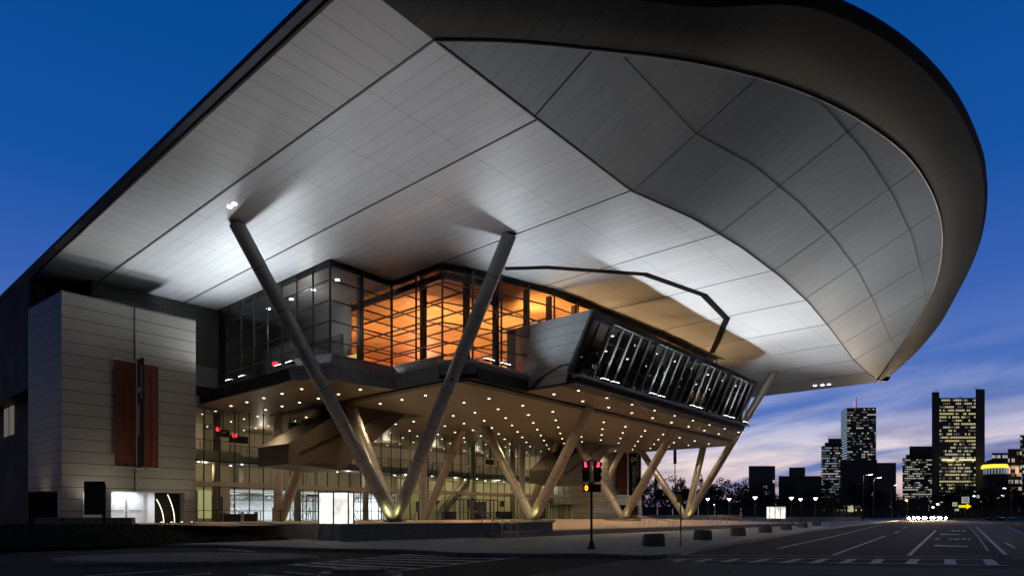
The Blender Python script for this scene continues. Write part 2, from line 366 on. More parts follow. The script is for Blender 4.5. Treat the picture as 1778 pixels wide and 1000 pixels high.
# road surfaces and paint
def rq(name, pts, z, m_):
    g = MB(); 
    for p in pts: g.quad(*[onz(x, y, z) for x, y in p])
    return struct(name, g, m_)
rq('crossing_apron', [[(880, 1004), (1124, 965.8), (1260, 979), (1500, 982.5), (1790, 988), (1790, 1004)]], .004, M['asphalt2'])
rq('side_road_surface', [[(1560, 905), (1672, 911), (1760, 970), (1790, 975), (1790, 925), (1690, 899)]], .004, M['asphalt2'])
def stripes(lines, width, z=.008):
    g = MB()
    for (x0, y0), (x1, y1) in lines:
        a, b = onz(x0, y0, z), onz(x1, y1, z); d = (b - a).normalized(); n = Vector((-d.y, d.x, 0)) * width / 2
        g.quad(a - n, b - n, b + n, a + n)
    return g
long_ = [((1350, 951.5), (1446, 931)), ((1446, 931), (1545, 907)), ((1446, 963), (1537, 930)), ((1553, 925), (1562, 921.5)), ((1568, 917), (1573, 914.6)),
         ((1578, 963.5), (1624.5, 920.5)), ((1694, 913), (1746, 962)), ((1669, 898), (1676, 908)), ((1704, 899), (1722, 907)), ((1735, 899.5), (1772, 908)), ((1748, 913), (1774, 925)), ((1745, 941), (1763, 951))]
struct('lane_lines', stripes(long_, .16), M['paint'])
struct('yellow_line', stripes([((1683, 914.5), (1700, 933)), ((1700, 933), (1716, 956))], .12), M['yellow_paint'])
struct('stop_line', stripes([((1330, 964.2), (1722, 966.2))], .14), M['paint'])
# crosswalks
g = stripes([((1146, 963.6), (1330, 964.2)), ((1150, 968.6), (1721, 970.2)), ((1150, 970), (1440, 976)), ((1440, 976), (1752, 980.5))], .17)
for x0, x1 in ((1190, 1172), (1233, 1212), (1281, 1256), (1334, 1304), (1388, 1360), (1433, 1410), (1481, 1462), (1528, 1517), (1588, 1580), (1648, 1650), (1714, 1724)):
    t = (x0 - 1150) / 600
    a = [onz(x0 - 6 - 3 * t, 969.3 + t, .0085), onz(x0 + 6 + 4 * t, 969.3 + t, .0085), onz(x1 + 8 + 4 * t, 973.5 + 6.5 * t, .0085), onz(x1 - 8 - 3 * t, 973.5 + 6.5 * t, .0085)]
    g.quad(*a)
struct('right_crosswalk', g, M['paint'])
g = stripes([((498, 980), (714, 961.5)), ((675, 992), (942, 962.2)), ((714, 961.5), (800, 960.8)), ((800, 960.8), (942, 962.2))], .15)
for i in range(7):
    t = (i + .3) / 7; x0 = 498 + (714 - 498) * t; y0 = 980 + (961.5 - 980) * t
    x1 = 675 + (942 - 675) * t; y1 = 992 + (962.2 - 992) * t
    a, b = onz(x0, y0, .0085), onz(x1, y1, .0085); d = (b - a).normalized(); n = Vector((-d.y, d.x, 0)) * .14
    g.quad(a - n, b - n, b + n, a + n)
struct('left_crosswalk', g, M['paint'])
struct('left_lane_lines', stripes([((147, 999), (292, 990)), ((285, 1001), (367, 994)), ((430, 996), (520, 1001)), ((494, 992), (548, 997)), ((378, 952), (440, 957))], .15), M['paint'])
# road lettering in the turning lane (only far, worn characters can be made out)
g = MB()
for y, xs in ((935.2, [(1648, 1654), (1656, 1666), (1670, 1678), (1681, 1686)]), (921, [(1652, 1660), (1662, 1668), (1671, 1678)])):
    for x0, x1 in xs: g.quad(onz(x0, y + .9, .008), onz(x1, y + .9, .008), onz(x1 - 1, y - .9, .008), onz(x0 - 1, y - .9, .008))
g.quad(onz(1622, 947.6, .008), onz(1680, 948.8, .008), onz(1680, 947.2, .008), onz(1622, 945.4, .008))
g.quad(onz(1633, 927.6, .008), onz(1667, 927.9, .008), onz(1666, 926.7, .008), onz(1633, 926.2, .008))
g.quad(onz(1622, 937, .008), onz(1628, 933, .008), onz(1634, 936.5, .008), onz(1628, 935, .008))
struct('road_lettering', g, M['paint'])
# cobbled islands in the left foreground
def island(name, cpx, cpy, rx, ry, label, rings):
    c = onz(cpx, cpy, 0); t = thing(name, (c.x, c.y, 0), label, 'traffic island')
    fx, fy = Vector((CR[0], CR[1], 0)), Vector((CF[0], CF[1], 0))
    for i, (s, z0, z1, nm, mm) in enumerate(rings):
        pl = [tuple((c + fx * (math.cos(a) * rx * s) + fy * (math.sin(a) * ry * s)).to_2d()) for a in (2 * math.pi * k / 40 for k in range(40))]
        g = MB(); g.prism(pl, z0, z1); link(nm, g, mm, t)
    return t
island('traffic_island', 330, 973, 4.6, 2.6, 'long cobbled traffic island with pale stone kerb in the dark street at left', [(1, 0, .12, 'kerb', M['kerb']), (.95, .115, .15, 'cobbles', M['cobble'])])
island('round_island', 625, 998, 1.15, .9, 'small round stepped concrete island in front of the left crosswalk', [(1, 0, .035, 'painted_rim', M['paint']), (.93, .03, .09, 'lower_step', M['granite']), (.66, .085, .2, 'upper_step', M['granite'])])

# ------------------------------------------------------------------ the convention building
B = thing('convention_center', (33, 41, 0), 'huge grey convention hall with a sweeping curved canopy roof on slanted V columns', 'building')
ZS, ZR = 11.76, 21.0
def interp(tab, x):
    for (a, b), (c, d) in zip(tab, tab[1:]):
        if x <= c: return b + (d - b) * max(0, (x - a)) / (c - a)
    return tab[-1][1]
RIDGE = [(13.6, 19.2), (33.3, 19.2), (39.1, 17.9), (45.5, 17.2), (53, 16.9), (61.5, 17.0), (72, 17.7), (87.4, 19.0), (96, 19.25), (103.2, 19.3)]
def vr(u): return interp(RIDGE, u)
def solve(px, py, fz, lo=15, hi=140):
    r = (px - 889) / F
    def e(Y):
        p = at(px, Y, py=py); return p.z - fz(p)
    for _ in range(60):
        m = (lo + hi) / 2
        if e(m) > 0: hi = m
        else: lo = m
    return at(px, lo, py=py)
def facet_z(p): return ZR + .48 * (vr(p.x) - p.y)
rim_px = [(888, 70), (1039, 87), (1120, 94), (1196, 105), (1285, 124), (1368, 148), (1424, 171), (1476, 196), (1530, 231), (1578, 270), (1603, 305), (1623, 343), (1634, 380), (1637, 417), (1633, 460), (1623, 497), (1602, 539), (1574, 587)]
rim = [Vector((17.5, 19.2, ZR))] + [solve(x, y, facet_z) for x, y in rim_px] + [Vector((103.2, 19.3, ZR))]
rimz = [(p.x, p.z) for p in rim]
out_px = [(1371, 0), (1433, 19), (1490, 42), (1540, 71), (1588, 105), (1625, 142), (1658, 182), (1684, 230), (1704, 280), (1710, 343), (1707, 382), (1700, 420), (1688, 455), (1672, 490), (1630, 567), (1590, 614)]
outer = [solve(x, y, lambda p: interp(rimz, p.x) + 1.1) for x, y in out_px]
outer = [Vector((13.3, 18.6, 21.3)), Vector((18, 16.6, 22.4)), Vector((23.5, 13.9, 23.6)), Vector((28, 11.8, 24.7))] + outer + [Vector((105.0, 18.2, ZR + .5))]
def resample(pl, n):
    ls = [0]
    for a, b in zip(pl, pl[1:]): ls.append(ls[-1] + (b - a).length)
    res = []
    for i in range(n):
        t = ls[-1] * i / (n - 1); k = max(j for j in range(len(ls)) if ls[j] <= t + 1e-9); k = min(k, len(pl) - 2)
        res.append(pl[k].lerp(pl[k + 1], (t - ls[k]) / max(1e-9, ls[k + 1] - ls[k])))
    return res
def smooth(pl, it=2):
    for _ in range(it): pl = [pl[0]] + [pl[i - 1] * .25 + pl[i] * .5 + pl[i + 1] * .25 for i in range(1, len(pl) - 1)] + [pl[-1]]
    return pl
NS = 97
rimr = smooth(resample(rim, NS), 5); outr = smooth(resample(outer, NS), 5)
ridger = [Vector((p.x, vr(p.x), ZR)) for p in rimr]
roof = link('roof', MB().prism([(20, 30), (98, 30), (98, 120), (20, 120)], 22.6, 23.4), M['fascia'], B)
# flat soffit
g = MB()
for a, b in zip(ridger, ridger[1:]):
    g.quad(a, b, (b.x, 125, ZR), (a.x, 125, ZR))
g.quad((103.2, 19.3, ZR), (105.2, 18.3, ZR + .02), (105.4, 125, ZR + .02), (103.2, 125, ZR))
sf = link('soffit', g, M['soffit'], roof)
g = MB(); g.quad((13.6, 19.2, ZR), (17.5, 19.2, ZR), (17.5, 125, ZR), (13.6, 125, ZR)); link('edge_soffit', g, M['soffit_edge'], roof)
# sloped facet between ridge and rim
g = MB(); K = 6
rows = [[a.lerp(b, k / K) for k in range(K + 1)] for a, b in zip(ridger, rimr)]
for A_, B_ in zip(rows, rows[1:]):
    for k in range(K): 
        if (A_[k] - A_[k + 1]).length + (B_[k] - B_[k + 1]).length > 1e-3: g.quad(A_[k], A_[k + 1], B_[k + 1], B_[k])
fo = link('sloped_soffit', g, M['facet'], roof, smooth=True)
# outer cove, gently curved
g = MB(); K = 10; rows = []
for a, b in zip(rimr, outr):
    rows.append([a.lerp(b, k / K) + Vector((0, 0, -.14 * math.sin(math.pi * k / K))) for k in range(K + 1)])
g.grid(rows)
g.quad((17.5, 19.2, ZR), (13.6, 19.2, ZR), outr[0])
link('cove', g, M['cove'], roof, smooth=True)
# black fascia: round the curve, down the left and right ends
g = MB()
def band(pl, inn, h, back):
    for (a, b), (c, d) in zip(zip(pl, pl[1:]), zip(inn, inn[1:])):
        n1_ = (a - c).normalized(); n2_ = (b - d).normalized()
        p = [a, a + n1_ * .25 + Vector((0, 0, h * .4)), a + n1_ * .12 + Vector((0, 0, h)), a - n1_ * back + Vector((0, 0, h + .5))]
        q = [b, b + n2_ * .25 + Vector((0, 0, h * .4)), b + n2_ * .12 + Vector((0, 0, h)), b - n2_ * back + Vector((0, 0, h + .5))]
        for k in range(3): g.quad(p[k], q[k], q[k + 1], p[k + 1])
band(outr, rimr, .75, 6)
g2 = [Vector((13.3, 18.6, 22.0)), Vector((13.3, 125, 22.0))]
g.quad((13.25, 18.6, ZR + .2), (13.3, 18.6, ZR + .55), (13.3, 125, ZR + .55), (13.25, 125, ZR + .2))
g.quad((13.3, 18.6, ZR + .55), (20, 20, 22.6), (20, 125, 22.6), (13.3, 125, ZR + .55))
g.quad((105.2, 18.3, ZR + .02), (105.5, 18.0, ZR + .6), (105.7, 125, ZR + .6), (105.4, 125, ZR + .02))
g.quad((105.5, 18.0, ZR + .6), (100, 25, 23.3), (100, 125, 23.3), (105.7, 125, ZR + .6))
link('fascia', g, M['fascia'], roof, smooth=False)
link('fascia_lit_strip', MB().quad((13.6, 18.6, ZR + .01), (13.25, 18.6, ZR + .2), (13.25, 125, ZR + .2), (13.6, 125, ZR + .01)), M['steel'], roof)  # paler steel puts the lit look of the fascia's lower face into colour
# raised joint strips
def strip(pl, w, h, nm='joint_strip', m_='joint'):
    g = MB()
    for a, b in zip(pl, pl[1:]): g.beam(a, b, w, h)
    return link(nm, g, M[m_], roof)
rise = Vector((0, 0, -.03))
strip([p + rise for p in rimr], .13, .05, m_='joint')
rb = MB()
for a, b in zip(rimr, rimr[1:]): rb.beam(a + Vector((0, 0, -.07)), b + Vector((0, 0, -.07)), .06, .04)
link('rim_bead', rb, M['steel'], roof)
strip([p + rise * .4 for p in ridger], .07, .06)
for u in (17.5, 24.3, 33.3): strip([Vector((u, 19.2, ZR - .01)), Vector((u, 124, ZR - .01))], .10 if u < 30 else .06, .06)
for u in (42.4, 51.5, 60.6, 69.7, 78.8, 88, 97): strip([Vector((u, vr(u), ZR - .01)), Vector((u, 40, ZR - .01))], .05, .04)
strip([Vector((13.6, 19.2, ZR - .01)), Vector((13.6, 124, ZR - .01))], .12, .1, m_='black')
def on_facet(u, fr):
    i = min(range(NS), key=lambda k: abs(ridger[k].x - u)); return ridger[i].lerp(rimr[i], fr)
for u in (24.3, 33.3, 42.4, 51.5, 60.6, 69.7, 78.8, 88):
    strip([on_facet(u, 0) + rise * .3, on_facet(u, 1) + rise * .3], .09 if u < 30 else .04, .02)
for voff in (4.0, 8.0):
    pl = []
    for a, b in zip(ridger, rimr):
        Ld = a.y - b.y
        if Ld > voff: pl.append(a.lerp(b, voff / Ld) + rise * .3)
    if len(pl) > 3: strip(pl, .05, .015)
# black strips stand for the shade of an octagonal slot in the soffit
oct_px = [(880, 466), (950, 464), (1120, 476), (1222, 512), (1262, 553), (1236, 612)]
op = [onz(x, y, ZR) for x, y in oct_px]
g = MB()
for a, b in zip(op, op[1:]):
    d = (b - a).normalized(); g.beam(a - d * .15 + Vector((0, 0, -.01)), b + d * .15 + Vector((0, 0, -.01)), .62, .05)
link('slot_shade_strip', g, mat('slot_shade_black', (.006, .006, .006), .95, spec=.05), roof)

# ---- V columns
def arm(p, q, r=.5, m_='steel', joints=6, foot=True, par=B):
    p, q = Vector(p), Vector(q); g = MB(); g.tube(p, q, r, k=32)
    o = link('column', g, M[m_], par); smooth_by_angle(o, 50)
    d = (q - p)
    for i in range(1, joints):
        j = MB(); c = p + d * (i / joints); u = d.normalized() * .02; j.tube(c - u, c + u, r + .006, k=32)
        link('joint_ring', j, M['black'], o)
    if foot: 
        j = MB(); c = p + d * .075; u = d.normalized() * .05; j.tube(c - u, c + u, r + .03, k=32); link('collar', j, M[m_], o)
    return o
VU = (33.2, 51.35, 69.5, 87.7); VZ = 1.12
def plinth(x, y, m_='concrete'):
    g = MB(); g.prism([(x - 1.9, y - 1.5), (x + 1.9, y - 1.5), (x + 1.9, y + 1.5), (x - 1.9, y + 1.5)], .5, VZ); link('plinth', g, M[m_], B)
for x in VU[1:]: plinth(x, 41.2)
for u in VU: link('base_plate', MB().lathe((u, 41.2, VZ - .04), [(.95, 0), (.95, .07), (.88, .09)], 28), M['dark'], B)
def vbase(u): return (u, 41.2, VZ - .05)
arm(vbase(33.2), (19.9, 41.2, ZR), m_='steel', joints=8)
arm(vbase(33.2), (33.0, 28.5, ZR), m_='steel', joints=8)
arm(vbase(51.35), (49.9, 33.2, ZS), m_='steel_warm', joints=5); arm(vbase(51.35), (53.0, 49.6, ZS), m_='steel_warm', joints=5)
arm(vbase(69.5), (68.2, 33.5, ZS), m_='steel_warm', joints=5); arm(vbase(69.5), (71.0, 49.4, ZS), m_='steel_warm', joints=5)
arm(vbase(87.7), (88.3, 28.8, ZR), m_='steel_warm', joints=7); arm(vbase(87.7), (90.4, 50.2, ZS), m_='steel_warm', joints=5)
arm(vbase(87.7), (91.2, 40.2, ZS), m_='steel_warm', joints=4)
arm(vbase(33.2), (34.6, 49.4, ZS), m_='steel_warm', joints=5)
for x in (33.0, 52.2, 71.3, 88.2):
    arm((x, 59.0, ZP), (x + .8, 53.2, ZS), .48, 'steel_warm', 4); arm((x - .2, 59.0, ZP), (x - .2, 59.0, ZS), .44, 'steel_warm', 4, foot=False)
for u, e in ((33.2, 1.0), (51.35, .9), (69.5, .35), (87.7, .7)):
    for s in (-1, 1):
        lamp('column_uplight', 'SPOT', (u + .9, 41.2 - 1.0 + s * .2, VZ + .06) if s > 0 else (u - 1.6, 40.3, VZ + .06), 130 * e, (1, .95, .32), B, to=(u + .1, 41.0 - s * .3, 3.2), spot_size=R(80), spot_blend=1, shadow_soft_size=.08)

# ---- underside soffit of the raised floor with lights
edge2 = [(25.6, 60.5), (25.6, 43.6), (26.6, 41.2), (32.6, 40.6), (32.6, 35.2), (34.2, 32.9), (40.3, 32.9), (40.3, 28.1), (76.3, 28.6), (91.5, 36), (91.5, 52), (86, 60.5)]
g = MB(); g.prism(edge2, ZS, ZS + .12); link('underside', g, M['under'], B)
g = MB(); g.prism([(25.6, 60.5), (86, 60.5), (86, 84), (25.6, 84)], ZS, ZS + .12); link('lobby_ceiling', g, M['under'], B)
g = MB()                                                   # dark drop beam along the inner line
g.box(32.7, 33.5, 33.9, 60.4, ZS - .16, ZS - .004); g.box(33.52, 84, 33.2, 34.1, ZS - .16, ZS - .004)
link('drop_beam', g, M['black'], B)
# floor slab edge with sloped fascia
def fascia_run(pl, m_, z0, z1, z2, outw, nm='slab_edge'):
    g = MB()
    for (a, na), (b, nb) in zip(pl, pl[1:]):
        A_, B_ = Vector((*a, 0)), Vector((*b, 0)); NA, NB = Vector((*na, 0)), Vector((*nb, 0))
        z = lambda v, h: Vector((v.x, v.y, h))
        g.quad(z(A_, z0), z(B_, z0), z(B_ + NB * outw, z1), z(A_ + NA * outw, z1))
        g.quad(z(A_ + NA * outw, z1), z(B_ + NB * outw, z1), z(B_ - NB * .35, z2), z(A_ - NA * .35, z2))
        g.quad(z(A_ - NA * .35, z2), z(B_ - NB * .35, z2), z(B_ - NB * 1.6, z2 + .01), z(A_ - NA * 1.6, z2 + .01))
        g.quad(z(A_, z0), z(A_ - NA * .8, z0 + .02), z(B_ - NB * .8, z0 + .02), z(B_, z0))
    return link(nm, g, M[m_], B)
fascia_run([((25.9, 60.3), (-1, 0)), ((25.9, 44.6), (-1, 0))], 'black', ZS, 12.9, 13.25, .35)
fascia_run([((25.9, 44.6), (-1, 0)), ((27.0, 40.9), (-.75, -.6)), ((32.7, 40.9), (-.45, -.45)), ((32.7, 35.3), (-.8, -.5))], 'slab', ZS, 12.95, 13.75, .3)
fascia_run([((32.7, 35.3), (-.8, -.5)), ((34.3, 33.0), (0, -1)), ((40.6, 33.0), (0, -1))], 'slab', ZS + .5, 13.0, 13.4, .25)
g = MB(); g.box(34.3, 40.3, 32.8, 33.6, ZS - .02, ZS + .9); link('slab_reveal', g, M['black'], B)
g = MB(); g.prism([(40.45, 28.25), (76.45, 28.6), (76.3, 29.6), (40.45, 29.4)], ZS - .02, ZS + .55); link('slab_reveal', g, M['black'], B)
g = MB(); g.prism([(40.4, 27.75), (76.8, 27.95), (76.6, 28.7), (40.4, 28.5)], ZS + .56, ZS + .75); link('light_shelf', g, M['slab'], B)
g = MB(); g.box(76.35, 76.6, 28.8, 36, ZS, ZS + 1.6); g.quad((76.6, 28.8, ZS), (91.5, 36, ZS), (91.5, 36, ZS + 1.6), (76.6, 28.8, ZS + 1.6)); g.quad((91.5, 36, ZS), (91.5, 52, ZS), (91.5, 52, ZS + 1.6), (91.5, 36, ZS + 1.6)); link('slab_edge', g, M['dark'], B)
g = MB(); g.prism([(27.4, 60.5), (27.4, 41.7), (33.2, 41.7), (33.2, 35.5), (38, 33.3), (41, 33.3), (41, 29.5), (76, 29.5), (76, 36), (91, 36.3), (91, 52), (84, 84), (27.4, 84)], 12.9, 13.1); link('upper_floor', g, M['floor_in'], B)

# downlights: 100 nearest as parts, the rest as one
dots = []
for i in range(12):
    for j in range(8):
        u, v = 35.9 + 4.62 * i, 37.4 + 3.08 * j
        if v < 59.5 and u < 88: dots.append((u, v))
for i in range(9):
    dots += [(42.6 + 4.3 * i, 29.4), (42.6 + 4.3 * i, 31.9)]
dots += [(30.8, 42.6 + 3.03 * j) for j in range(6)] + [(27.6, 46 + 3.03 * j) for j in range(5)]
dots = [d for d in dots if not (46 < d[1] < 57 and 36 < d[0] < 42) and not (47 < d[1] < 56 and 76 < d[0] < 86)]
dist = lambda p: (p[0] * CF[0] + p[1] * CF[1])
inner = [(28 + 4.3 * i + (j % 2) * .0, 62.2 + 2.9 * j) for i in range(14) for j in range(7)]
dots.sort(key=dist)
for d in dots[:98]:
    link('downlight', MB().lathe((d[0], d[1], ZS - .035), [(.02, .0), (.10, .0), (.12, .034)], 12), M['dot'], B)
g = MB()
for d in dots[98:] + inner: g.lathe((d[0], d[1], ZS - .035), [(.02, 0), (.085, 0), (.10, .034)], 8)
tag(link('distant_downlight', g, M['dot'], B), kind='stuff')
for i, d in enumerate([(u, v) for u in (36, 46, 56, 66, 76, 86) for v in (38.5, 46.5, 55)] + [(46, 31), (60, 31), (73, 31), (29.5, 46), (29.5, 56), (22, 50)]):
    if d[0] < 24: continue
    lamp('downlight_lamp', 'SPOT', (d[0], d[1], ZS - .12), 900, (1, .74, .44), B, to=(d[0], d[1], 0), spot_size=R(150), spot_blend=.9, shadow_soft_size=.25)

# ---- upper glass lobby
def curtain(p, q, z0, z1, nx, zs, m_='glass', mw=.09, par=B, thick=None, depth=.14):
    p, q = Vector((*p, 0)), Vector((*q, 0)); d = q - p
    g = MB(); Z = lambda v, h: (v.x, v.y, h)
    g.quad(Z(p, z0), Z(q, z0), Z(q, z1), Z(p, z1)); o = link('glass_wall', g, M[m_], par)
    f = MB()
    for i in range(nx + 1):
        c = p + d * (i / nx); f.beam(Z(c, z0), Z(c, z1), mw if thick is None or i % thick else mw * 2.6, depth, up=(d.x, d.y, 0))
    for z in zs: f.beam(Z(p, z), Z(q, z), depth, mw * .8)
    link('mullion', f, M['dark'], o); return o
zs = [13.3 + 1.54 * i for i in range(6)]
curtain((27.4, 60.4), (27.4, 41.7), 12.7, ZR - .02, 8, zs, 'glass2')
curtain((27.4, 41.7), (33.25, 41.7), 13.1, ZR - .02, 2, zs, 'glass2')
curtain((33.3, 41.7), (33.3, 35.6), 13.1, ZR - .02, 2, zs, 'glass')
GL = [(33.3, 35.6), (38.2, 33.9), (43.6, 32.6), (60.5, 31.9), (76.3, 31.9)]
for (a, b), n in zip(zip(GL, GL[1:]), (2, 2, 5, 5)): curtain(a, b, 13.1, ZR - .02, n, zs, 'glass')
g = MB()
for (a, b) in (((33.85, 50.0), (33.85, 36.1)), ((33.9, 36.0), (38.4, 34.4))):
    g.beam((*a, 20.2), (*b, 20.2), .3, .5)
link('ring_beam', g, M['dark'], B)
for c in ((34.1, 38.7), (35.8, 35.5), (38.4, 34.7), (41.4, 33.9), (44.0, 33.5), (47.4, 33.2), (50.8, 33.1), (54.2, 33), (30.5, 42.2)):
    g = MB(); g.box(c[0] - .2, c[0] + .2, c[1] - .2, c[1] + .2, 13.1, ZR - .03); link('post', g, M['dark'], B)
# interior of the upper lobby
g = MB(); g.prism([(33.5, 41.8), (33.5, 36.2), (38.3, 34.3), (43.7, 33), (60.5, 32.2), (76, 32.2), (76, 84), (33.5, 84)], 20.62, 20.7); link('orange_ceiling', g, M['wood'], B)
g = MB(); g.prism([(27.6, 41.9), (33.4, 41.9), (33.4, 80), (27.6, 80)], 20.62, 20.7); link('grey_ceiling', g, M['greyceil'], B)
link('inner_wall', MB().box(33.42, 33.5, 47.6, 64, 13.1, 20.6), M['greyceil'], B)
g = MB(); g.box(33, 78, 84, 84.3, 13.1, 20.6); g.box(76, 76.3, 36, 84, 13.1, 20.6); link('red_wall', g, M['redwall'], B)
g = MB(); g.box(31.6, 31.9, 46.5, 58.5, 13.1, 17.2); g.box(28.0, 31.6, 60, 60.3, 13.1, 20.6); link('inner_wall', g, M['darkwall'], B)
g = MB(); g.box(23, 33.4, 64, 64.2, 13.1, 20.6); link('inner_wall', g, M['darkwall'], B)
g = MB(); g.box(86.0, 86.2, 60.5, 84, .9, 20.6); link('end_wall', g, M['cream'], B)
link('inner_wall', MB().box(27.42, 27.6, 60.6, 84, 13.1, 20.95), M['darkwall'], B)
g = MB(); g.box(31.4, 31.6, 43.6, 46.2, 13.2, 15.0); link('lit_panel', g, emit('inner_glow', (1, .66, .22), .9), B)
g = MB()
for i in range(12): g.beam((34.0 + i * 3.4, 36 if i > 1 else 37.5, 20.2), (34.0 + i * 3.4, 80, 20.2), .08, .16)
for j in range(9): g.beam((34, 38 + 4 * j, 20.35), (75, 38 + 4 * j, 20.35), .08, .12)
link('ceiling_purlin', g, M['joint'], B)
g = MB(); g.beam((34, 42, 14.2), (34, 36.4, 14.2), .05); g.beam((34, 36.4, 14.2), (42, 33.9, 14.2), .05)
for i in range(9): x = 34 + i; y = 36.4 - i * .31; g.beam((x, y, 13.1), (x, y, 14.2), .05)
for i in range(5): g.beam((34, 36.6 + i * 1.2, 13.1), (34, 36.6 + i * 1.2, 14.2), .05)
link('guard_rail', g, M['rail'], B)
g = MB(); g.box(35.5, 37.6, 43, 44, 13.1, 14.0); g.box(38.5, 40, 45, 46, 13.1, 13.9); link('counter', g, M['dark'], B)
for x, y in ((39.5, 43), (46, 39.5), (54, 37), (63, 37), (40, 52), (50, 50), (60, 52), (70, 44), (42, 66), (58, 68)):
    near = y < 44
    lamp('lobby_uplight', 'SPOT', (x, y, 13.6), 5200 if near else 2900, (1, .60, .27), B, to=(x + 1, y + 3, 21), spot_size=R(112), spot_blend=1, shadow_soft_size=.5)
lamp('lobby_redlight', 'POINT', (44, 72, 15), 5000, (1, .35, .18), B, shadow_soft_size=.6)
lamp('lobby_redlight', 'POINT', (62, 70, 15), 5000, (1, .35, .18), B, shadow_soft_size=.6)
lamp('lounge_lamp', 'POINT', (29.5, 48, 18.5), 260, (1, .9, .75), B, shadow_soft_size=.3)
g = MB()
for y in (44, 47.5, 51, 55): g.lathe((29.6, y, 20.57), [(.02, 0), (.16, 0), (.18, .04)], 12)
link('ceiling_spot', g, M['dotw'], B)

# ---- projecting bay
zt, zb = 17.5, 11.95
TL, TR, BL, BR_ = Vector((41.1, 27.0, zt)), Vector((76.4, 26.95, zt)), Vector((40.2, 28.75, 12.75)), Vector((76.0, 28.85, 12.75))
bay = link('bay_body', MB().quad((41.1, 34.8, zt), TL, (40.2, 28.75, 12.75), (40.4, 33.2, 12.75)).quad((41.1, 34.8, zt), (40.4, 33.2, 12.75), (41, 34.8, 12.9)).quad((40.2, 28.75, 12.75), (40.15, 28.9, zb), (40.35, 33.2, zb), (40.4, 33.2, 12.75)), M['clad_bay'], B)
g = MB(); g.prism([(41.1, 27.0), (76.4, 26.95), (76.4, 36), (41.1, 36)], zt - .06, zt + .02); link('bay_roof', g, M['dark'], bay)
g = MB(); g.box(41.3, 41.5, 29, 36, 13.1, zt - .1); g.quad((76.4, 26.95, zt), (76.4, 36, zt), (76.2, 36, 12), (76.0, 28.85, 12.1)); link('bay_side', g, M['dark'], bay)
g = MB(); g.prism([(41.4, 27.4), (76.2, 27.35), (76.2, 34.6), (41.4, 34.6)], zt - .3, zt - .1); link('bay_ceiling', g, M['bayceil'], bay)
def face(s, t, off=0.0):   # s 0..1 along, t 0..1 up on the leaning window plane
    p = BL.lerp(BR_, s).lerp(TL.lerp(TR, s), t); n = Vector((0, -.94, -.34)); return p + n * off
g = MB()
def slab(s0, s1, t0, t1, o0, o1):
    n = len(g.v); g.v += [tuple(face(s, t, o)) for o in (o0, o1) for s, t in ((s0, t0), (s1, t0), (s1, t1), (s0, t1))]
    g.f.extend([tuple(n + i for i in q) for q in ((3, 2, 1, 0), (4, 5, 6, 7), (0, 1, 5, 4), (1, 2, 6, 5), (2, 3, 7, 6), (3, 0, 4, 7))])
slab(0, 1, .86, 1.0, -.15, .12); slab(0, 1, 0, .03, -.15, .1); slab(0, .012, .03, .86, -.15, .12); slab(.988, 1, .03, .86, -.15, .12)
link('bay_frame', g, M['dark'], bay)
link('bay_window', MB().quad(face(.012, .03), face(.988, .03), face(.988, .86), face(.012, .86)), M['glass3'], bay)
NF = 23
M['finm'] = mat('fin_metal', (.12, .125, .13), .6, .1, .05, 3)
g = MB()
for i in range(1, NF): slab(i / NF - .0012, i / NF + .0012, .03, .86, -.12, .0)
slab(.012, .988, .6, .612, -.08, .01)
link('window_mullion', g, M['black'], bay)
for i in range(2, NF):
    g = MB(); slab(i / NF - .0011, i / NF + .0011, .02, .9, .14, .30)
    link('sun_fin', g, M['finm'], bay)
g = MB(); 
for a in (2, 7, 13, 18): slab(a / NF, min(.99, (a + 4.2) / NF), .90, .912, .14, .32)
link('fin_rail', g, M['finm'], bay)
g = MB()
for i in range(9):
    for j in range(3): g.lathe((43.5 + i * 4, 29.2 + j * 3.2, zt - .34), [(.02, 0), (.12, 0), (.14, .04)], 10)
link('bay_downlight', g, M['dot'], bay)
link('bay_back_wall', MB().box(42, 75, 34.7, 34.9, 13.1, 14.3), M['wood'], bay); link('bay_back_wall', MB().box(42, 75, 34.7, 34.9, 14.3, 17.2), M['darkwall'], bay)
g = MB()
for i in range(18): x = 42.5 + i * 1.9; g.box(x, x + .5, 32.5, 33, 13.1, 13.95)
link('lounge_chair', g, M['redwall'], bay)
for x in (43.5, 47, 51, 55): lamp('bay_lamp', 'POINT', (x, 33.6, 13.8), 9, (1, .5, .2), bay, shadow_soft_size=.3)
for x in (50, 62, 72): lamp('bay_lamp', 'POINT', (x, 32, 15.5), 12, (1, .85, .7), bay, shadow_soft_size=.3)
# ---- roof floodlights on the slab edge
def flood(x, y, z, tx, ty, e, w=1.1, along='x'):
    hx, hy = (w / 2, .13) if along == 'x' else (.13, w / 2)
    o = link('floodlight', MB().box(x - hx, x + hx, y - hy, y + hy, z - .02, z + .10), M['dark'], B)
    link('lens', MB().box(x - hx * .94, x + hx * .94, y - hy * .8, y + hy * .8, z + .101, z + .13), M['flood'], o)
    lamp('floodlight_lamp', 'SPOT', (x, y, z + .3), e, (.93, .97, 1), o, to=(tx, ty, ZR), spot_size=R(125), spot_blend=1, shadow_soft_size=.18)
for y in (54.6, 52.2, 46.2, 44.6): flood(25.75, y, 13.25, 20.5, y - .5, 1900, along='y')
for x in (35.6, 37.5): flood(x, 32.85, 13.4, x + 1.5, 26.0, 1500)
for x in (44.0, 45.6, 52.2, 53.8, 60.6, 62.2, 69.2, 70.8): flood(x, 27.78, 12.55, x + 2, 21.8, 1850)
flood(75.2, 27.9, 12.55, 84, 24, 1700)
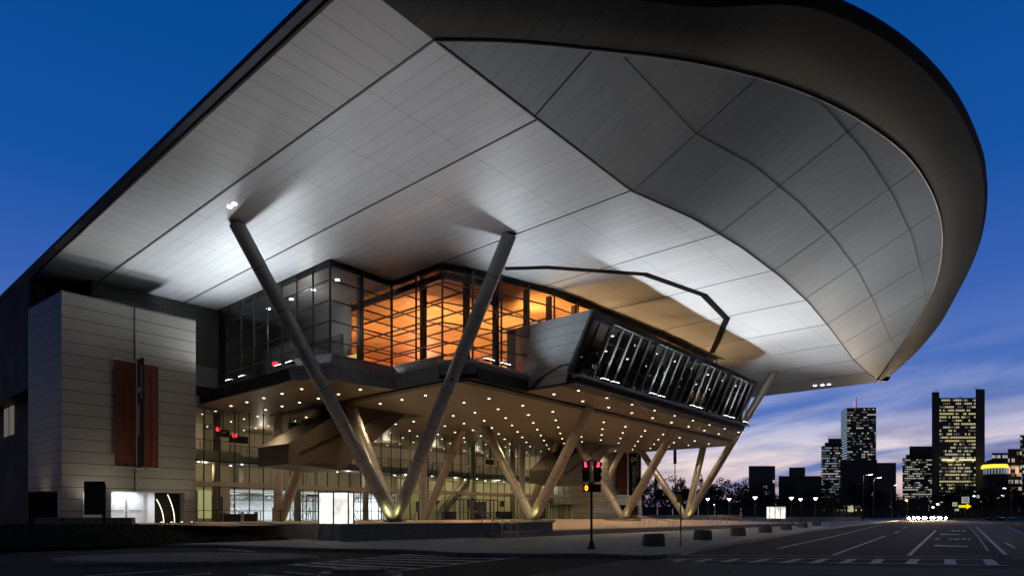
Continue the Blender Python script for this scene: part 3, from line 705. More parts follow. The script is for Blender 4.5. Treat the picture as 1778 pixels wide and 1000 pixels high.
for x, y, tx, ty, e in ((22, 29, 22, 26, 6000), (40, 25.2, 38, 15, 1800), (54, 25, 54, 11, 6500), (68, 25, 68, 10, 13000), (82, 25, 86, 12, 11000)):
    lamp('added_fill_spot', 'SPOT', (x, y, .3), e, (.95, .97, 1), B, to=(tx, ty, 24), spot_size=R(75), spot_blend=1, shadow_soft_size=.3)  # added floods without fixtures, filling light onto the canopy underside
for x in (44, 50, 57, 64, 71): lamp('added_warm_spill', 'SPOT', (x, 39.0, 18.3), 8500, (1, .58, .26), B, to=(x + 4, 26, 20.6), spot_size=R(95), spot_blend=1, shadow_soft_size=.7)  # added spots behind the glass that throw warm light on the outer soffit
lamp('canopy_flood', 'SPOT', (27.0, 40.6, 13.9), 300, (.93, .97, 1), B, to=(24, 36, ZR), spot_size=R(125), spot_blend=1, shadow_soft_size=.25)
# glowing discs stand in for fixtures reflected in the soffit beside the corner column
for q in ((399, 359), (407, 354)):
    c = onz(q[0], q[1], ZR); link('soffit_glow_disc', MB().lathe((c.x, c.y, ZR - .06), [(.03, 0), (.12, 0), (.14, .05)], 14), M['dotw'], B)
for q in ((1415, 669), (1428, 668), (1439, 667)):
    c = onz(q[0], q[1], ZR); link('soffit_glow_disc', MB().lathe((c.x, c.y, ZR - .08), [(.05, 0), (.2, 0), (.24, .05)], 14), M['flood'], B)

# ---- clad end blocks
def block(u0, u1, v0, v1, z1, door):
    o = link('clad_block', MB().prism([(u0, v0), (u1, v0), (u1, v1), (u0 + 1.5, v1), (u0 - .5, v0 + 7)], 3.45, z1), M['clad'], B)
    return o
tl = block(13.6, 23.1, 55, 68, 18.0, True)
link('clad_base', MB().box(13.6, 16.8, 55, 56, .6, 3.45), M['clad'], tl); link('clad_base', MB().box(22.2, 23.1, 55, 60, .6, 3.45), M['clad'], tl)
g = MB(); g.box(18.38, 18.46, 54.96, 54.99, 3.5, 18); link('panel_joint', g, M['black'], tl)
g = MB(); g.quad((16.8, 57.2, .9), (20.1, 57.2, .9), (20.1, 57.2, 3.44), (16.8, 57.2, 3.44)); g.quad((16.82, 55.05, .9), (16.82, 57.2, .9), (16.82, 57.2, 3.44), (16.82, 55.05, 3.44)); g.quad((20.1, 55.6, .9), (20.1, 57.2, .9), (20.1, 57.2, 3.44), (20.1, 55.6, 3.44)); link('door_recess', g, M['white'], tl)
for x in (17.2, 18.55):
    g = MB(); g.box(x, x + 1.25, 57.05, 57.15, .95, 3.3); d = link('door', g, M['white'], tl)
    link('push_bar', MB().box(x + .15, x + 1.1, 56.95, 57.0, 1.95, 2.0), M['dark'], d)
g = MB(); g.box(18.44, 18.52, 56.9, 57.04, .95, 3.4); link('door_post', g, M['rail'], tl)
g = MB(); g.box(20.15, 22.15, 55.9, 56.1, .6, 3.44); link('opening_shade', g, M['black'], tl)  # black box stands for the shade inside the opening
lamp('recess_lamp', 'AREA', (18.4, 56.3, 3.38), 75, (.86, .92, 1), tl, to=(18.4, 56.6, 0), size=1.6)
for x, h in ((20.3, 2.9), (21.0, 3.3)):
    g = MB(); pr = None
    for k in range(9):
        t = k / 8; p = Vector((x + .35 - .55 * t * t + (x - 20.3) * .2, 55.2, 1.0 + (h - 1.0) * t))
        if pr: g.tube(pr, p, .035, k=8)
        pr = p
    link('light_tube', g, M['strip'], tl)
g = MB(); g.box(14.9, 15.3, 54.9, 54.98, 1.4, 3.3); g.box(15.3, 16.1, 54.9, 54.98, 1.4, 2.2); link('side_panel', g, M['white'], tl)
lamp('side_panel_lamp', 'POINT', (15.3, 54.3, 3.2), 8, (1, 1, 1), tl, shadow_soft_size=.05)
tr = link('clad_block', MB().prism([(88, 55), (99, 55), (99, 66), (84, 66), (84.6, 60.5), (85.6, 57), (86.6, 55.6)], 3.3, 20.9), M['clad'], B)
link('clad_base', MB().box(98, 99, 55, 60, .5, 3.3), M['clad'], tr); link('clad_base', MB().box(85.5, 92, 56, 60, .5, 3.3), M['clad'], tr)
g = MB(); g.box(92, 98, 57, 58, .5, 3.3); link('opening_shade', g, M['black'], tr)  # the opening's shade put in as a black box
# uplights grazing the clad blocks
for x in (15.2, 17.3, 19.8, 22):
    lamp('wall_light', 'SPOT', (x, 53.2, 1.0), 420, (1, .88, .58), B, to=(x, 55.2, 9), spot_size=R(70), spot_blend=1, shadow_soft_size=.1)
lamp('wall_light', 'SPOT', (12.4, 58, .9), 300, (1, .85, .55), B, to=(13.5, 58.6, 10), spot_size=R(60), spot_blend=1, shadow_soft_size=.1)
for x in (86, 90, 95.5): lamp('wall_light', 'SPOT', (x, 53.3, 1.0), 260, (1, .85, .6), B, to=(x, 55.2, 8), spot_size=R(80), spot_blend=1, shadow_soft_size=.1)
# louvre wall between block and glass
g = MB(); g.box(17.0, 27.3, 60.3, 60.5, 13.6, ZR - .02)
for i in range(30): g.box(17.0, 27.3, 60.12, 60.3, 15.6 + i * .18, 15.66 + i * .18)
link('louvre_wall', g, M['louvre'], B)
curtain((23.1, 60.4), (27.4, 60.4), 12.7, 15.5, 2, [12.8, 14.2, 15.5], 'glass2')
g = MB(); g.box(23.2, 27.4, 60.45, 60.5, 11.5, 12.7); link('spandrel', g, M['slab'], B)
# dark rear wing left of the block
g = MB(); g.box(14.6, 23, 69, 122, .2, ZR - .05); g.box(13.5, 14.6, 63.5, 122, 12, 20.9); wing = link('rear_wing', g, M['darkb'], B)
for v in (74, 76.2, 81, 83):
    g = MB(); g.box(14.50, 14.58, v, v + 1.5, 9.2, 12.2 - .3); link('wing_window', g, M['wind'], wing)
g = MB(); c = onz(7, 706, 13.0); g.box(14.45, 14.5, 73.0, 73.7, 12.3, 12.55); link('exit_sign', g, M['exit'], wing)

# ---- ground floor lobby
o = curtain((23.2, 60.5), (85, 60.5), ZP, ZS, 42, [ZP + .05, 4.3], 'glass', .05, depth=.1)
g = MB(); g.box(23.2, 85, 60.2, 60.55, 4.35, 4.75); link('transom', g, M['steel_warm'], B)
g = MB(); g.quad((23, 60.5, ZP - .01), (88, 60.5, ZP - .01), (88, 84, ZP - .01), (23, 84, ZP - .01)); link('lobby_floor', g, M['floor_in'], B)
g = MB(); g.box(25, 88, 66, 84, 6.95, 7.15); mez = link('mezzanine', g, M['cream'], B)
g = MB(); g.box(25, 88, 65.6, 66, 6.75, 7.85); g.box(25, 31, 63.2, 63.5, 7.0, 8.0); link('mezzanine_fascia', g, M['steel_warm'], mez)
g = MB(); g.box(25, 31, 63.5, 66, 7.0, 7.2); link('balcony', g, M['dark'], mez)
g = MB(); g.quad((31, 65.7, 7.85), (88, 65.7, 7.85), (88, 65.7, 8.9), (31, 65.7, 8.9)); link('glass_rail', g, M['rglass'], mez)
g = MB()
for i in range(30): g.beam((31 + i * 1.9, 65.65, 7.85), (31 + i * 1.9, 65.65, 8.95), .06)
g.beam((31, 65.65, 8.95), (88, 65.65, 8.95), .06); g.beam((25, 63.3, 9.0), (31, 63.3, 9.0), .06)
for i in range(7): g.beam((25 + i, 63.3, 8), (25 + i, 63.3, 9), .04)
link('rail_post', g, M['dark'], mez)
g = MB(); g.box(31, 88, 76, 76.2, 7.15, ZS); link('upper_wall', g, M['beige'], B)
g = MB(); g.box(25, 31, 72, 72.2, 7.15, ZS); link('upper_wall', g, M['beige'], B)
g = MB(); g.box(31, 56, 69, 69.2, 4.5, 6.9); link('panel_wall', g, M['beige'], B)
g = MB(); g.box(25, 32.2, 68, 68.2, ZP, 6.9); g.box(56, 88, 72, 72.2, ZP, 6.9); g.box(55.8, 56, 69, 72, ZP, 6.9); link('lobby_wall', g, M['cream'], B)
g = MB(); g.box(27.6, 28.6, 67.8, 67.99, ZP, 4.2); g.box(30.2, 31.3, 67.8, 67.99, ZP, 3.6); g.box(62, 63, 71.8, 71.99, ZP, 3.6); g.box(66, 68.5, 71.7, 71.99, ZP, 3.8); g.box(74, 77, 71.7, 71.99, ZP, 3.8); link('dark_doorway', g, M['darkwall'], B)
g = MB(); g.box(32.0, 32.2, 69.2, 83, ZP, 4.5); g.box(55.8, 56, 72.2, 83, ZP, 4.5); g.box(32.2, 55.8, 83, 83.2, ZP, 4.5); g.box(32.2, 55.8, 69.2, 83, 4.5, 4.6); hall = link('hall_wall', g, M['hall'], B)
g = MB()
r2 = random.Random(3)
for k in range(4):
    y = 71 + 2.7 * k
    for zc in (3.3 + .2 * k,):
        g.beam((33, y, zc), (55, y, zc), .07); g.beam((33, y, zc + .55), (55, y, zc + .55), .07)
        for i in range(22): g.beam((33 + i, y, zc), (34 + i, y, zc + .55), .05); g.beam((34 + i, y, zc), (34 + i, y, zc + .55), .04)
for k in range(26):
    x = r2.uniform(33, 55); y = r2.uniform(71, 81); h = r2.uniform(.6, 2.2); g.beam((x, y, ZP), (x + r2.uniform(-.8, .8), y, ZP + h), .07); g.beam((x, y, ZP + h * .6), (x + r2.uniform(-1.5, 1.5), y, ZP + h), .05)
link('hall_truss', g, M['louvre'], hall)
for x in (36, 42, 48, 53): lamp('hall_lamp', 'AREA', (x, 76, 4.4), 800, (.88, .95, 1), hall, to=(x, 76, 0), size=3)
for x in (28, 36, 45, 54, 63, 72, 81): lamp('lobby_lamp', 'POINT', (x, 64.6, 6.0 if x > 31 else 6.2), 90, (1, .86, .60), B, shadow_soft_size=.25)
for x in (28, 37, 46, 55, 64, 73, 82): lamp('lobby_lamp', 'POINT', (x, 70.2, 10.6), 130, (1, .84, .62), B, shadow_soft_size=.3)
for x in (60, 68, 76, 83): lamp('lobby_lamp', 'POINT', (x, 69, 5.6), 90, (1, .93, .52), B, shadow_soft_size=.25)
g = MB()
for i in range(14):
    for j in range(2): g.lathe((26.5 + i * 4.3, 62.5 + j * 2.4, 6.72), [(.02, 0), (.1, 0), (.12, .03)], 8)
link('canopy_downlight', g, M['dotw'], B)
g = MB(); g.box(25, 88, 61.8, 65.6, 6.76, 6.9); link('entry_canopy', g, M['dark'], B)
for x in (29, 38, 47.2, 57, 66, 75, 83): link('lobby_pillar', MB().tube((x, 64.2, ZP), (x, 64.2, ZS), .38, k=20), M['cream'], B, smooth=True)
for x, w_, h_ in ((59, 2.2, 1.1), (70, 3.0, 1.15), (79, 1.6, 1.1), (34.5, 1.2, 1.4)):
    link('reception_desk', MB().box(x, x + w_, 62.6, 63.3, ZP, ZP + h_), M['darkwall'], B); link('desk_top', MB().box(x - .1, x + w_ + .1, 62.5, 63.4, ZP + h_, ZP + h_ + .06), M['white'], B)
for x in (57.5, 66.8, 72.5, 80.5): link('wall_sign', MB().box(x, x + .9, 71.6, 71.7, 3.0, 4.0), M['banner_black'], B)
for x in (33.5, 38.5, 43.5, 48.5, 53.5): link('panel_pier', MB().box(x, x + .5, 68.8, 68.98, 4.6, 6.9), M['steel_warm'], B)
M['ygreen'] = emit('backlit_panel', (.85, .82, .38), .35)
for x0, x1 in ((25.6, 27.4), (28.8, 30.1), (64.2, 65.4)): link('backlit_panel', MB().box(x0, x1, 67.8 if x0 < 40 else 71.8, 67.95 if x0 < 40 else 71.95, ZP + .3, 4.2), M['ygreen'], B)
# entrance doors frames
for x in (36.6, 40.2, 46.0, 58.5, 61.5, 64.5, 77):
    g = MB()
    for k in range(4): g.beam((x + k * .8, 60.1, ZP), (x + k * .8, 60.1, 3.7), .08)
    g.beam((x, 60.1, 3.7), (x + 2.4, 60.1, 3.7), .14); g.beam((x, 60.1, 2.0), (x + 2.4, 60.1, 2.0), .05)
    link('entrance_door', g, M['black'], B)
# inside stair, right
g = MB(); g.beam((60, 66.5, 1.4), (66.2, 66.5, 6.9), .12, .8); g.beam((60, 64.6, 1.4), (66.2, 64.6, 6.9), .12, .8)
for i in range(18): t = i / 18; g.box(60 + 6.2 * t, 60.5 + 6.2 * t, 64.7, 66.4, 1.1 + 5.6 * t, 1.25 + 5.6 * t)
stair = link('staircase', g, M['cream'], B)
g = MB(); g.beam((60, 64.6, 2.6), (66.2, 64.6, 8.1), .06)
for i in range(8): t = i / 7; g.beam((60 + 6.2 * t, 64.6, 1.5 + 5.5 * t), (60 + 6.2 * t, 64.6, 2.6 + 5.5 * t), .04)
link('handrail', g, M['dark'], stair)
# escalator enclosures hanging through the soffit
def escal(du):
    v0, v1 = 49.4, 54.6
    sec = [(28.4 + du, 5.95), (33.6 + du, 5.7), (41.2 + du, ZS - .01), (34.8 + du, ZS - .01), (28.4 + du, 7.7)]
    g = MB()
    for v in (v0, v1): g.quad(*[(a, v, b) for a, b in (sec if v == v0 else sec[::-1])])
    for (a, b), (c, d) in zip(sec, sec[1:] + sec[:1]): g.quad((a, v1, b), (c, v1, d), (c, v0, d), (a, v0, b))
    o = link('escalator', g, M['escal'], B)
    g = MB(); g.beam((29.5 + du, v0 - .03, 6.9), (38.6 + du, v0 - .03, ZS - .3), .05, .30); link('side_groove', g, M['black'], o)
    g = MB(); g.beam((30.2 + du, v0 - .04, 6.1), (33.0 + du, v0 - .04, 6.1), .05, .06); link('lower_trim', g, M['black'], o)
    g = MB(); a, b = Vector((33.7 + du, 52, 5.74)), Vector((41.1 + du, 52, ZS - .06)); g.beam(a, b, .30, .06); link('underside_groove', g, M['black'], o)
    g = MB(); g.box(41.3 + du, 43.2 + du, v0 - .3, v1 + .3, ZS - .03, ZS - .005); link('ceiling_hole_shade', g, M['black'], o)  # thin black sheet stands for the shade of the soffit hole
    return o
M['escal'] = mat('escalator_panel', (.075, .06, .043), .45, .2, .08, 2, lines=[((.62, 0, .78), 1.3, .03, 0), (YA, 1.55, .03, 0)], lcol=(.04, .035, .03))
escal(0); escal(38.8)
# hanging monitors and exit signs behind the glass
for (px, py, w_) in ((388, 752, 1.2), (415, 763, 1.9), (515, 740, 1.8), (851, 802, 1.6), (951, 797, .9)):
    c = at(px, (61.6) / (CR[1] * (px - 889) / F + CF[1]), py=py)
    o = link('display_screen', MB().box(c.x - w_ / 2, c.x + w_ / 2, c.y, c.y + .15, c.z - .35, c.z + .35), M['black'], B)
    link('hanger', MB().box(c.x - .03, c.x + .03, c.y + .05, c.y + .1, c.z + .35, ZS), M['dark'], o)
for (px, py) in ((379, 745), (408, 756)):
    c = at(px, 61.4 / (CR[1] * (px - 889) / F + CF[1]), py=py)
    link('exit_sign', MB().box(c.x - .2, c.x + .2, c.y, c.y + .06, c.z - .18, c.z + .18), M['exit'], B)
c = at(427, 60.7 / (CR[1] * (427 - 889) / F + CF[1]), py=624)
link('exit_sign', MB().box(28.6, 28.9, 52, 52.5, 14.8, 15.1), M['exit'], B)
# front lit panel low in the upper left glazing
link('lit_panel', MB().box(28.2, 28.3, 56.6, 58.8, 13.1, 14.1), emit('warm_panel', (1, .62, .33), .8), B)

# ------------------------------------------------------------------ banners with lettering
def text_mesh(body, size, origin, xdir, ydir, m_, parent, name='lettering', sx=1.0):
    cu = bpy.data.curves.new('t', 'FONT'); cu.body = body; cu.size = size; cu.extrude = .004
    to = bpy.data.objects.new('t', cu); COL.objects.link(to)
    me = bpy.data.meshes.new_from_object(to); bpy.data.objects.remove(to); bpy.data.curves.remove(cu)
    X, Y_ = Vector(xdir), Vector(ydir); Z_ = X.cross(Y_); off = wloc(parent)
    for v in me.vertices: v.co = Vector(origin) + X * v.co.x * sx + Y_ * v.co.y + Z_ * v.co.z - off
    me.materials.clear(); me.materials.append(m_); o = bpy.data.objects.new(name, me); COL.objects.link(o); o.parent = parent; return o
def banner(u0, u1, uf, v, vf, label, short):
    t = thing('banner', (uf, v, 5.2), label, 'banner')
    for a, b in ((u0, uf - .05), (uf + .15, u1)):
        g = MB(); n = 12
        for i in range(n):
            x0, x1 = a + (b - a) * i / n, a + (b - a) * (i + 1) / n
            w0, w1 = .04 * math.sin(i * 1.3), .04 * math.sin((i + 1) * 1.3)
            g.quad((x0, v + w0, 5.4), (x1, v + w1, 5.4), (x1, v + w1, 13.5), (x0, v + w0, 13.5))
        link('cloth_panel', g, M['banner_red'], t)
    fin = link('blade', MB().box(uf - .03, uf + .03, vf, v - .12, 5.3, 13.7), M['banner_black'], t)
    g = MB(); g.beam((u0 - .15, v, 13.6), (u1 + .15, v, 13.6), .12); g.beam((u0 - .15, v, 5.3), (u1 + .15, v, 5.3), .12); g.beam((uf, vf, 13.75), (uf, v, 13.75), .09)
    link('batten', g, M['rail'], t)
    g = MB(); g.tube((uf, v + .05, 3.6), (uf, v + .05, 15.2), .07, k=10); link('mast', g, M['rail'], t)
    wv = v - .12 - vf; sz = wv * .34
    xd, yd = (0, 0, -1), (0, -1, 0)
    # reading downwards, letter tops towards the viewer's right
    text_mesh('BOSTON CONVENTION', sz * .9, (uf - .036, v - .12 - wv * .60, 13.2), xd, yd, M['letter'], fin, sx=.62 if not short else .62)
    text_mesh('&', sz * 1.9, (uf - .036, v - .12 - wv * .12, 12.1 if short else 11.6), xd, yd, M['letter'], fin)
    text_mesh('EXHIBITION CENTER', sz, (uf - .036, v - .12 - wv * .16, 10.9 if short else 10.3), xd, yd, M['letter'], fin, sx=.62)
    return t
banner(16.9, 20.0, 18.45, 54.55, 53.2, 'tall red banner pair with black lettered blade on the large left clad block', False)
# the far banner is partly hidden; its mark and words sit lower on the blade
t = thing('banner', (94, 54.5, 5.0), 'far red and black banner on the clad block seen between the slanted columns', 'banner')
link('cloth_panel', MB().box(90.2, 93.2, 54.45, 54.52, 4.9, 13.4), M['banner_red'], t)
bl = link('blade', MB().box(93.98, 94.05, 52.4, 54.6, 4.9, 13.4), M['banner_black'], t)
text_mesh('&', 1.7, (93.97, 54.2, 11.4), (0, 0, -1), (0, -1, 0), M['letter'], bl)
text_mesh('EXHIBITION CENTER', .95, (93.97, 53.9, 9.9), (0, 0, -1), (0, -1, 0), M['letter'], bl, sx=.62)
text_mesh('BOSTON CONVENTION', .6, (93.97, 53.1, 13.2), (0, 0, -1), (0, -1, 0), M['letter'], bl, sx=.8)
link('batten', MB().beam((90.0, 54.5, 4.85), (93.4, 54.5, 4.85), .15), M['rail'], t)

# ------------------------------------------------------------------ street objects
def light_box(c, w, d, z0, z1, z2, ang, label):
    t = thing('light_box', (c.x, c.y, z0), label, 'light box', 'glowing light boxes by the pavement')
    ca, sa = math.cos(ang), math.sin(ang)
    def P(x, y, z): return (c.x + x * ca - y * sa, c.y + x * sa + y * ca, z)
    def bx(x0, x1, y0, y1, za, zb_):
        g = MB(); g.box(x0, x1, y0, y1, za, zb_); g.v = [P(*v) for v in g.v]; return g
    link('plinth', bx(-w / 2, w / 2, -d / 2, d / 2, z0, z1), M['concrete'], t)
    link('lit_panel', bx(-w / 2 + .03, w / 2 - .03, -d / 2 + .03, d / 2 - .03, z1 + .02, z2 - .03), M['lightbox'], t)
    g = MB()
    for x in (-w / 2, -w / 6 if w > 2.3 else 0, w / 6 if w > 2.3 else 0, w / 2):
        for y in (-d / 2, d / 2): g.box(x - .035, x + .035, y - .035, y + .035, z1, z2)
    for z in (z1, z2 - .03):
        g.box(-w / 2 - .02, w / 2 + .02, -d / 2 - .02, -d / 2 + .02, z, z + .03); g.box(-w / 2 - .02, w / 2 + .02, d / 2 - .02, d / 2 + .02, z, z + .03)
        g.box(-w / 2 - .02, -w / 2 + .02, -d / 2, d / 2, z, z + .03); g.box(w / 2 - .02, w / 2 + .02, -d / 2, d / 2, z, z + .03)
    g.v = [P(*v) for v in g.v]; link('frame', g, M['black'], t)
    link('cap', bx(-w / 2 - .03, w / 2 + .03, -d / 2 - .03, d / 2 + .03, z2, z2 + .05), M['dark'], t)
    return t
ang_cam = math.atan2(CR[1], CR[0])
c = at(584, 37.2, .15); light_box(c, 1.72, 1.2, .15, 1.1, 2.95, ang_cam, 'big glowing white light box on a grey plinth in front of the hall')
c = at(1347.5, 95, .15); light_box(c, 2.4, 1.2, .15, 1.05, 2.85, ang_cam, 'small distant glowing light box beyond the row of concrete planters')
# planters
def planter_proto():
    t = thing('planter', (0, 0, 0), 'x', 'planter', 'round concrete planters along the kerb')
    g = MB(); g.lathe((0, 0, 0), [(.54, 0), (.55, .04), (.50, .52), (.475, .59), (.42, .59), (.40, .50)], 36); smooth_by_angle(link('bowl', g, M['planter'], t), 40)
    g = MB(); g.lathe((0, 0, 0), [(.405, .44), (.405, .50)], 24); link('soil', g, M['bark'], t); return t
spots = [(1138.5, 949, 'nearest concrete planter in the kerbside row, close to the thin sign pole'), (1224, 938.2, 'second concrete planter of the kerbside row, right behind the thin sign pole'),
         (1285.5, 930.6, 'third concrete planter counting from the traffic signal'), (1332, 925, 'fourth planter of the row, the middle one of seven'),
         (1368.5, 920, 'fifth planter of the row, standing below the distant glowing light box'), (1396.5, 916, 'sixth planter of the row, just right of the distant light box'),
         (1420.5, 912.8, 'farthest and smallest concrete planter at the end of the kerbside row')]
pr = None
for px, py, lb in spots:
    o = planter_proto() if pr is None else copy_tree(pr); pr = pr or o
    c = onz(px, py - .8, .15); c += Vector((*CF, 0)) * .4; o.location = c; o['label'] = lb; o.rotation_euler.z = rnd.uniform(0, 6)
# traffic signal
c = onz(1027, 952, .15); t = thing('traffic_signal', c, 'black pedestal traffic signal showing two red lamps and an orange pedestrian symbol', 'traffic signal')
fx, fy = Vector((*CR, 0)), Vector((*CF, 0))
def lb_(o, a, b, z): return c + fx * a + fy * b + Vector((0, 0, z))
g = MB(); g.lathe(c, [(.21, 0), (.21, .05), (.14, .12), (.10, .28), (.085, .34), (.06, .36)], 20); link('base', g, M['black'], t, smooth=False)
link('pole', MB().tube(c + Vector((0, 0, .3)), c + Vector((0, 0, 3.8)), .055, .05, 16), M['black'], t, smooth=True)
def obox(g, a0, a1, b0, b1, z0, z1):
    n = len(g.v); g.v += [tuple(lb_(0, a, b, z)) for z in (z0, z1) for a, b in ((a0, b0), (a1, b0), (a1, b1), (a0, b1))]
    g.f.extend([tuple(n + i for i in q) for q in ((3, 2, 1, 0), (4, 5, 6, 7), (0, 1, 5, 4), (1, 2, 6, 5), (2, 3, 7, 6), (3, 0, 4, 7))]); return g
for s in (-1, 1):
    g = MB(); obox(g, s * .24 - .15, s * .24 + .15, -.1, .12, 2.95, 3.86)
    h = link('signal_head', g, M['black'], t)
    for k, z in enumerate((3.70, 3.40, 3.10)):
        # heads are turned partly sideways, the way each faces its own street
        dv = (fx * (s * .55) - fy).normalized() if s > 0 else (-fx * .75 - fy).normalized()
        p0 = lb_(0, s * .27, -.10, z); g = MB()
        vs = MB(); n = 14; a = dv.cross(Vector((0, 0, 1))).normalized(); up = Vector((0, 0, 1)); 
        for i in range(n):
            t0, t1 = R(-30 + 240 * i / n), R(-30 + 240 * (i + 1) / n)
            q = [p0 + (a * math.cos(x) + up * math.sin(x)) * .125 for x in (t0, t1)]
            vs.quad(q[0], q[1], q[1] + dv * .13, q[0] + dv * .13)
        link('visor', vs, M['black'], h)
        g.tube(p0 + dv * .0, p0 + dv * .03, .115, k=18); link('lens', g, M['red_lamp'] if k == 0 else M['dark'], h)
g = MB(); obox(g, -.045, .045, -.07, -.055, 2.93, 3.84); link('back_plate', g, M['sign_white'], t)
g = MB(); obox(g, -.10, .10, -.05, .05, 3.86, 3.93); obox(g, -.12, .12, -.04, .04, 2.86, 2.95); link('bracket', g, M['black'], t)
for s in (-1, 1):
    g = MB(); obox(g, s * .235 - .19, s * .235 + .17, -.12, .12, 2.5, 2.84); ph = link('pedestrian_head', g, M['black'], t)
    if s < 0:
        g = MB(); n = 18
        for i in range(n):
            a0, a1 = 2 * math.pi * i / n, 2 * math.pi * (i + 1) / n
            P = lambda a_, k_: lb_(0, -.24 + math.cos(a_) * .07 * k_, -.135, 2.67 + math.sin(a_) * .12 * k_)
            g.quad(P(a0, 1), P(a1, 1), P(a1, .45), P(a0, .45))
        link('pedestrian_symbol', g, M['hand'], ph)
        g = MB(); obox(g, -.42, -.395, -.26, -.12, 2.55, 2.8); link('side_visor', g, M['visor_lit'], ph)  # dull red glow put into the visor as emission
# thin sign pole
c = onz(1182, 949, .15); t = thing('sign_pole', c, 'thin dark street sign pole with a small yellow plate beside the nearest planter', 'sign pole')
link('pole', MB().tube(c, c + Vector((0, 0, 2.1)), .035, k=10), M['dark'], t)
g = MB(); p = c + Vector((0, 0, 2.1)) - fx * .08; g.beam(p, p + Vector((0, 0, .36)), .24, .02, up=fy); link('plate', g, M['sign_yellow'], t)
# plaza hand rails
def railing(x0, v0, v1, z0, z1, label):
    t = thing('handrail', (x0, v0, z0), label, 'handrail', 'steel handrails on the plaza steps')
    for dx in (0, .9):
        g = MB(); g.tube((x0 + dx, v0, z0 + .9), (x0 + dx, v1, z1 + .95), .03, k=8); g.tube((x0 + dx, v1, z1 + .95), (x0 + dx, v1 + 1.2, z1 + .95), .03, k=8); g.tube((x0 + dx, v0 - .5, z0 + .9), (x0 + dx, v0, z0 + .9), .03, k=8)
        link('rail', g, M['rail'], t)
        g = MB()
        for k in range(4):
            q = k / 3; y = v0 + (v1 - v0) * q; g.tube((x0 + dx, y, z0 + (z1 - z0) * q), (x0 + dx, y, z0 + .92 + (z1 + .02 - z0) * q), .022, k=8)
        g.tube((x0 + dx, v0 - .5, z0), (x0 + dx, v0 - .5, z0 + .9), .022, k=8)
        link('baluster', g, M['rail'], t)
railing(53.5, 26.9, 30.6, .15, .6, 'pair of steel handrails on the steps below the third V column')
railing(73.5, 26.9, 30.6, .15, .6, 'distant pair of steel handrails on the steps right of the farthest V column')
railing(30.4, 26.9, 29.5, .15, .95, 'sloping steel handrail at the left end of the steps by the granite wall')
# plaza bollards
pr = None
for u, v, lb in ((43.5, 50.5, 'short steel bollard on the plaza beside the leaning rear column nearest the glowing light box'), (79.5, 48.5, 'short dark bollard far back on the plaza near the hall wall'), (64.5, 52, 'short steel bollard standing between the rear columns in mid plaza')):
    if pr is None:
        o = thing('bollard', (0, 0, 0), lb, 'bollard', 'steel bollards on the plaza')
        link('post', MB().tube((0, 0, 0), (0, 0, .95), .14, k=14), M['rail'], o, smooth=False); link('cap', MB().tube((0, 0, .95), (0, 0, 1.02), .15, k=14), M['dark'], o); pr = o
    else: o = copy_tree(pr)
    o.location = (u, v, ZP); o['label'] = lb
# counter desk on the left of the plaza
c = onz(418, 905, ZP); t = thing('outdoor_counter', c, 'long low black counter with a pale top outside the left glass front', 'counter')
g = MB(); g.box(c.x - 1.5, c.x + 1.5, c.y - .3, c.y + .4, ZP, ZP + .75); link('base', g, M['black'], t)
g = MB(); g.box(c.x - 1.9, c.x + 1.9, c.y - .4, c.y + .5, ZP + .92, ZP + .99); link('top', g, M['white'], t)
g = MB(); g.box(c.x - .15, c.x + .15, c.y - .36, c.y - .3, ZP, ZP + .92); g.box(c.x - 1.7, c.x - 1.6, c.y - .3, c.y + .3, ZP + .74, ZP + .92); g.box(c.x + 1.5, c.x + 1.6, c.y - .3, c.y + .3, ZP, ZP + .92); link('leg', g, M['rail'], t)
# guard rail line in front of lobby glass
t = thing('guard_rail', (30, 57.8, ZP), 'long thin dark guard rail running in front of the ground floor glass', 'railing')
g = MB(); g.beam((24, 57.8, ZP + 1.05), (45, 57.8, ZP + 1.05), .05); link('top_rail', g, M['black'], t)
for i in range(11): link('rail_post', MB().beam((24 + i * 2.1, 57.8, ZP), (24 + i * 2.1, 57.8, ZP + 1.05), .05), M['black'], t)
# ground lights near the left block
pr = None
for px, lb in ((281, 'round ground light under the white curved tube by the left block'), (298, 'round ground light under the orange curved tube by the left block'), (316, 'third small ground light from the lit white doors'), (333, 'small ground light nearest the corner of the left block')):
    c = at(px, 52.6 / (CR[1] * (px - 889) / F + CF[1]), .96)
    if pr is None:
        o = thing('ground_light', (0, 0, 0), lb, 'ground light', 'ground lights along the left block')
        link('housing', MB().lathe((0, 0, 0), [(.13, 0), (.15, .05), (.12, .09)], 14), M['dark'], o); link('lens', MB().lathe((0, 0, .09), [(.1, 0), (.07, .05)], 12), M['strip'], o); pr = o
    else: o = copy_tree(pr)
    o.location = c; o['label'] = lb
# dark sign panel on a post, and the dark low wall at left
c = onz(185, 957, .15); c = at(181, 39, .15); t = thing('signboard', c, 'large black sign panel seen from behind on a tall post at far left', 'sign')
link('post', MB().tube(c, c + Vector((0, 0, 3.4)), .09, k=10), M['black'], t)
g = MB(); q = c + fx * -.6; g.beam(q + Vector((0, 0, 1.5)), q + Vector((0, 0, 3.55)), 1.25, .08, up=fy); link('panel', g, M['black'], t)
c = at(165, 42, .15); t = thing('low_wall', c, 'low dark wall on the bank below the lit white doors', 'wall')
g = MB(); a, b = at(60, 44, 0), at(229, 44, 0); g.prism([tuple(a.to_2d()), tuple(b.to_2d()), tuple((b + fy * .4).to_2d()), tuple((a + fy * .4).to_2d())], .2, 1.45); link('wall_body', g, M['granite'], t)
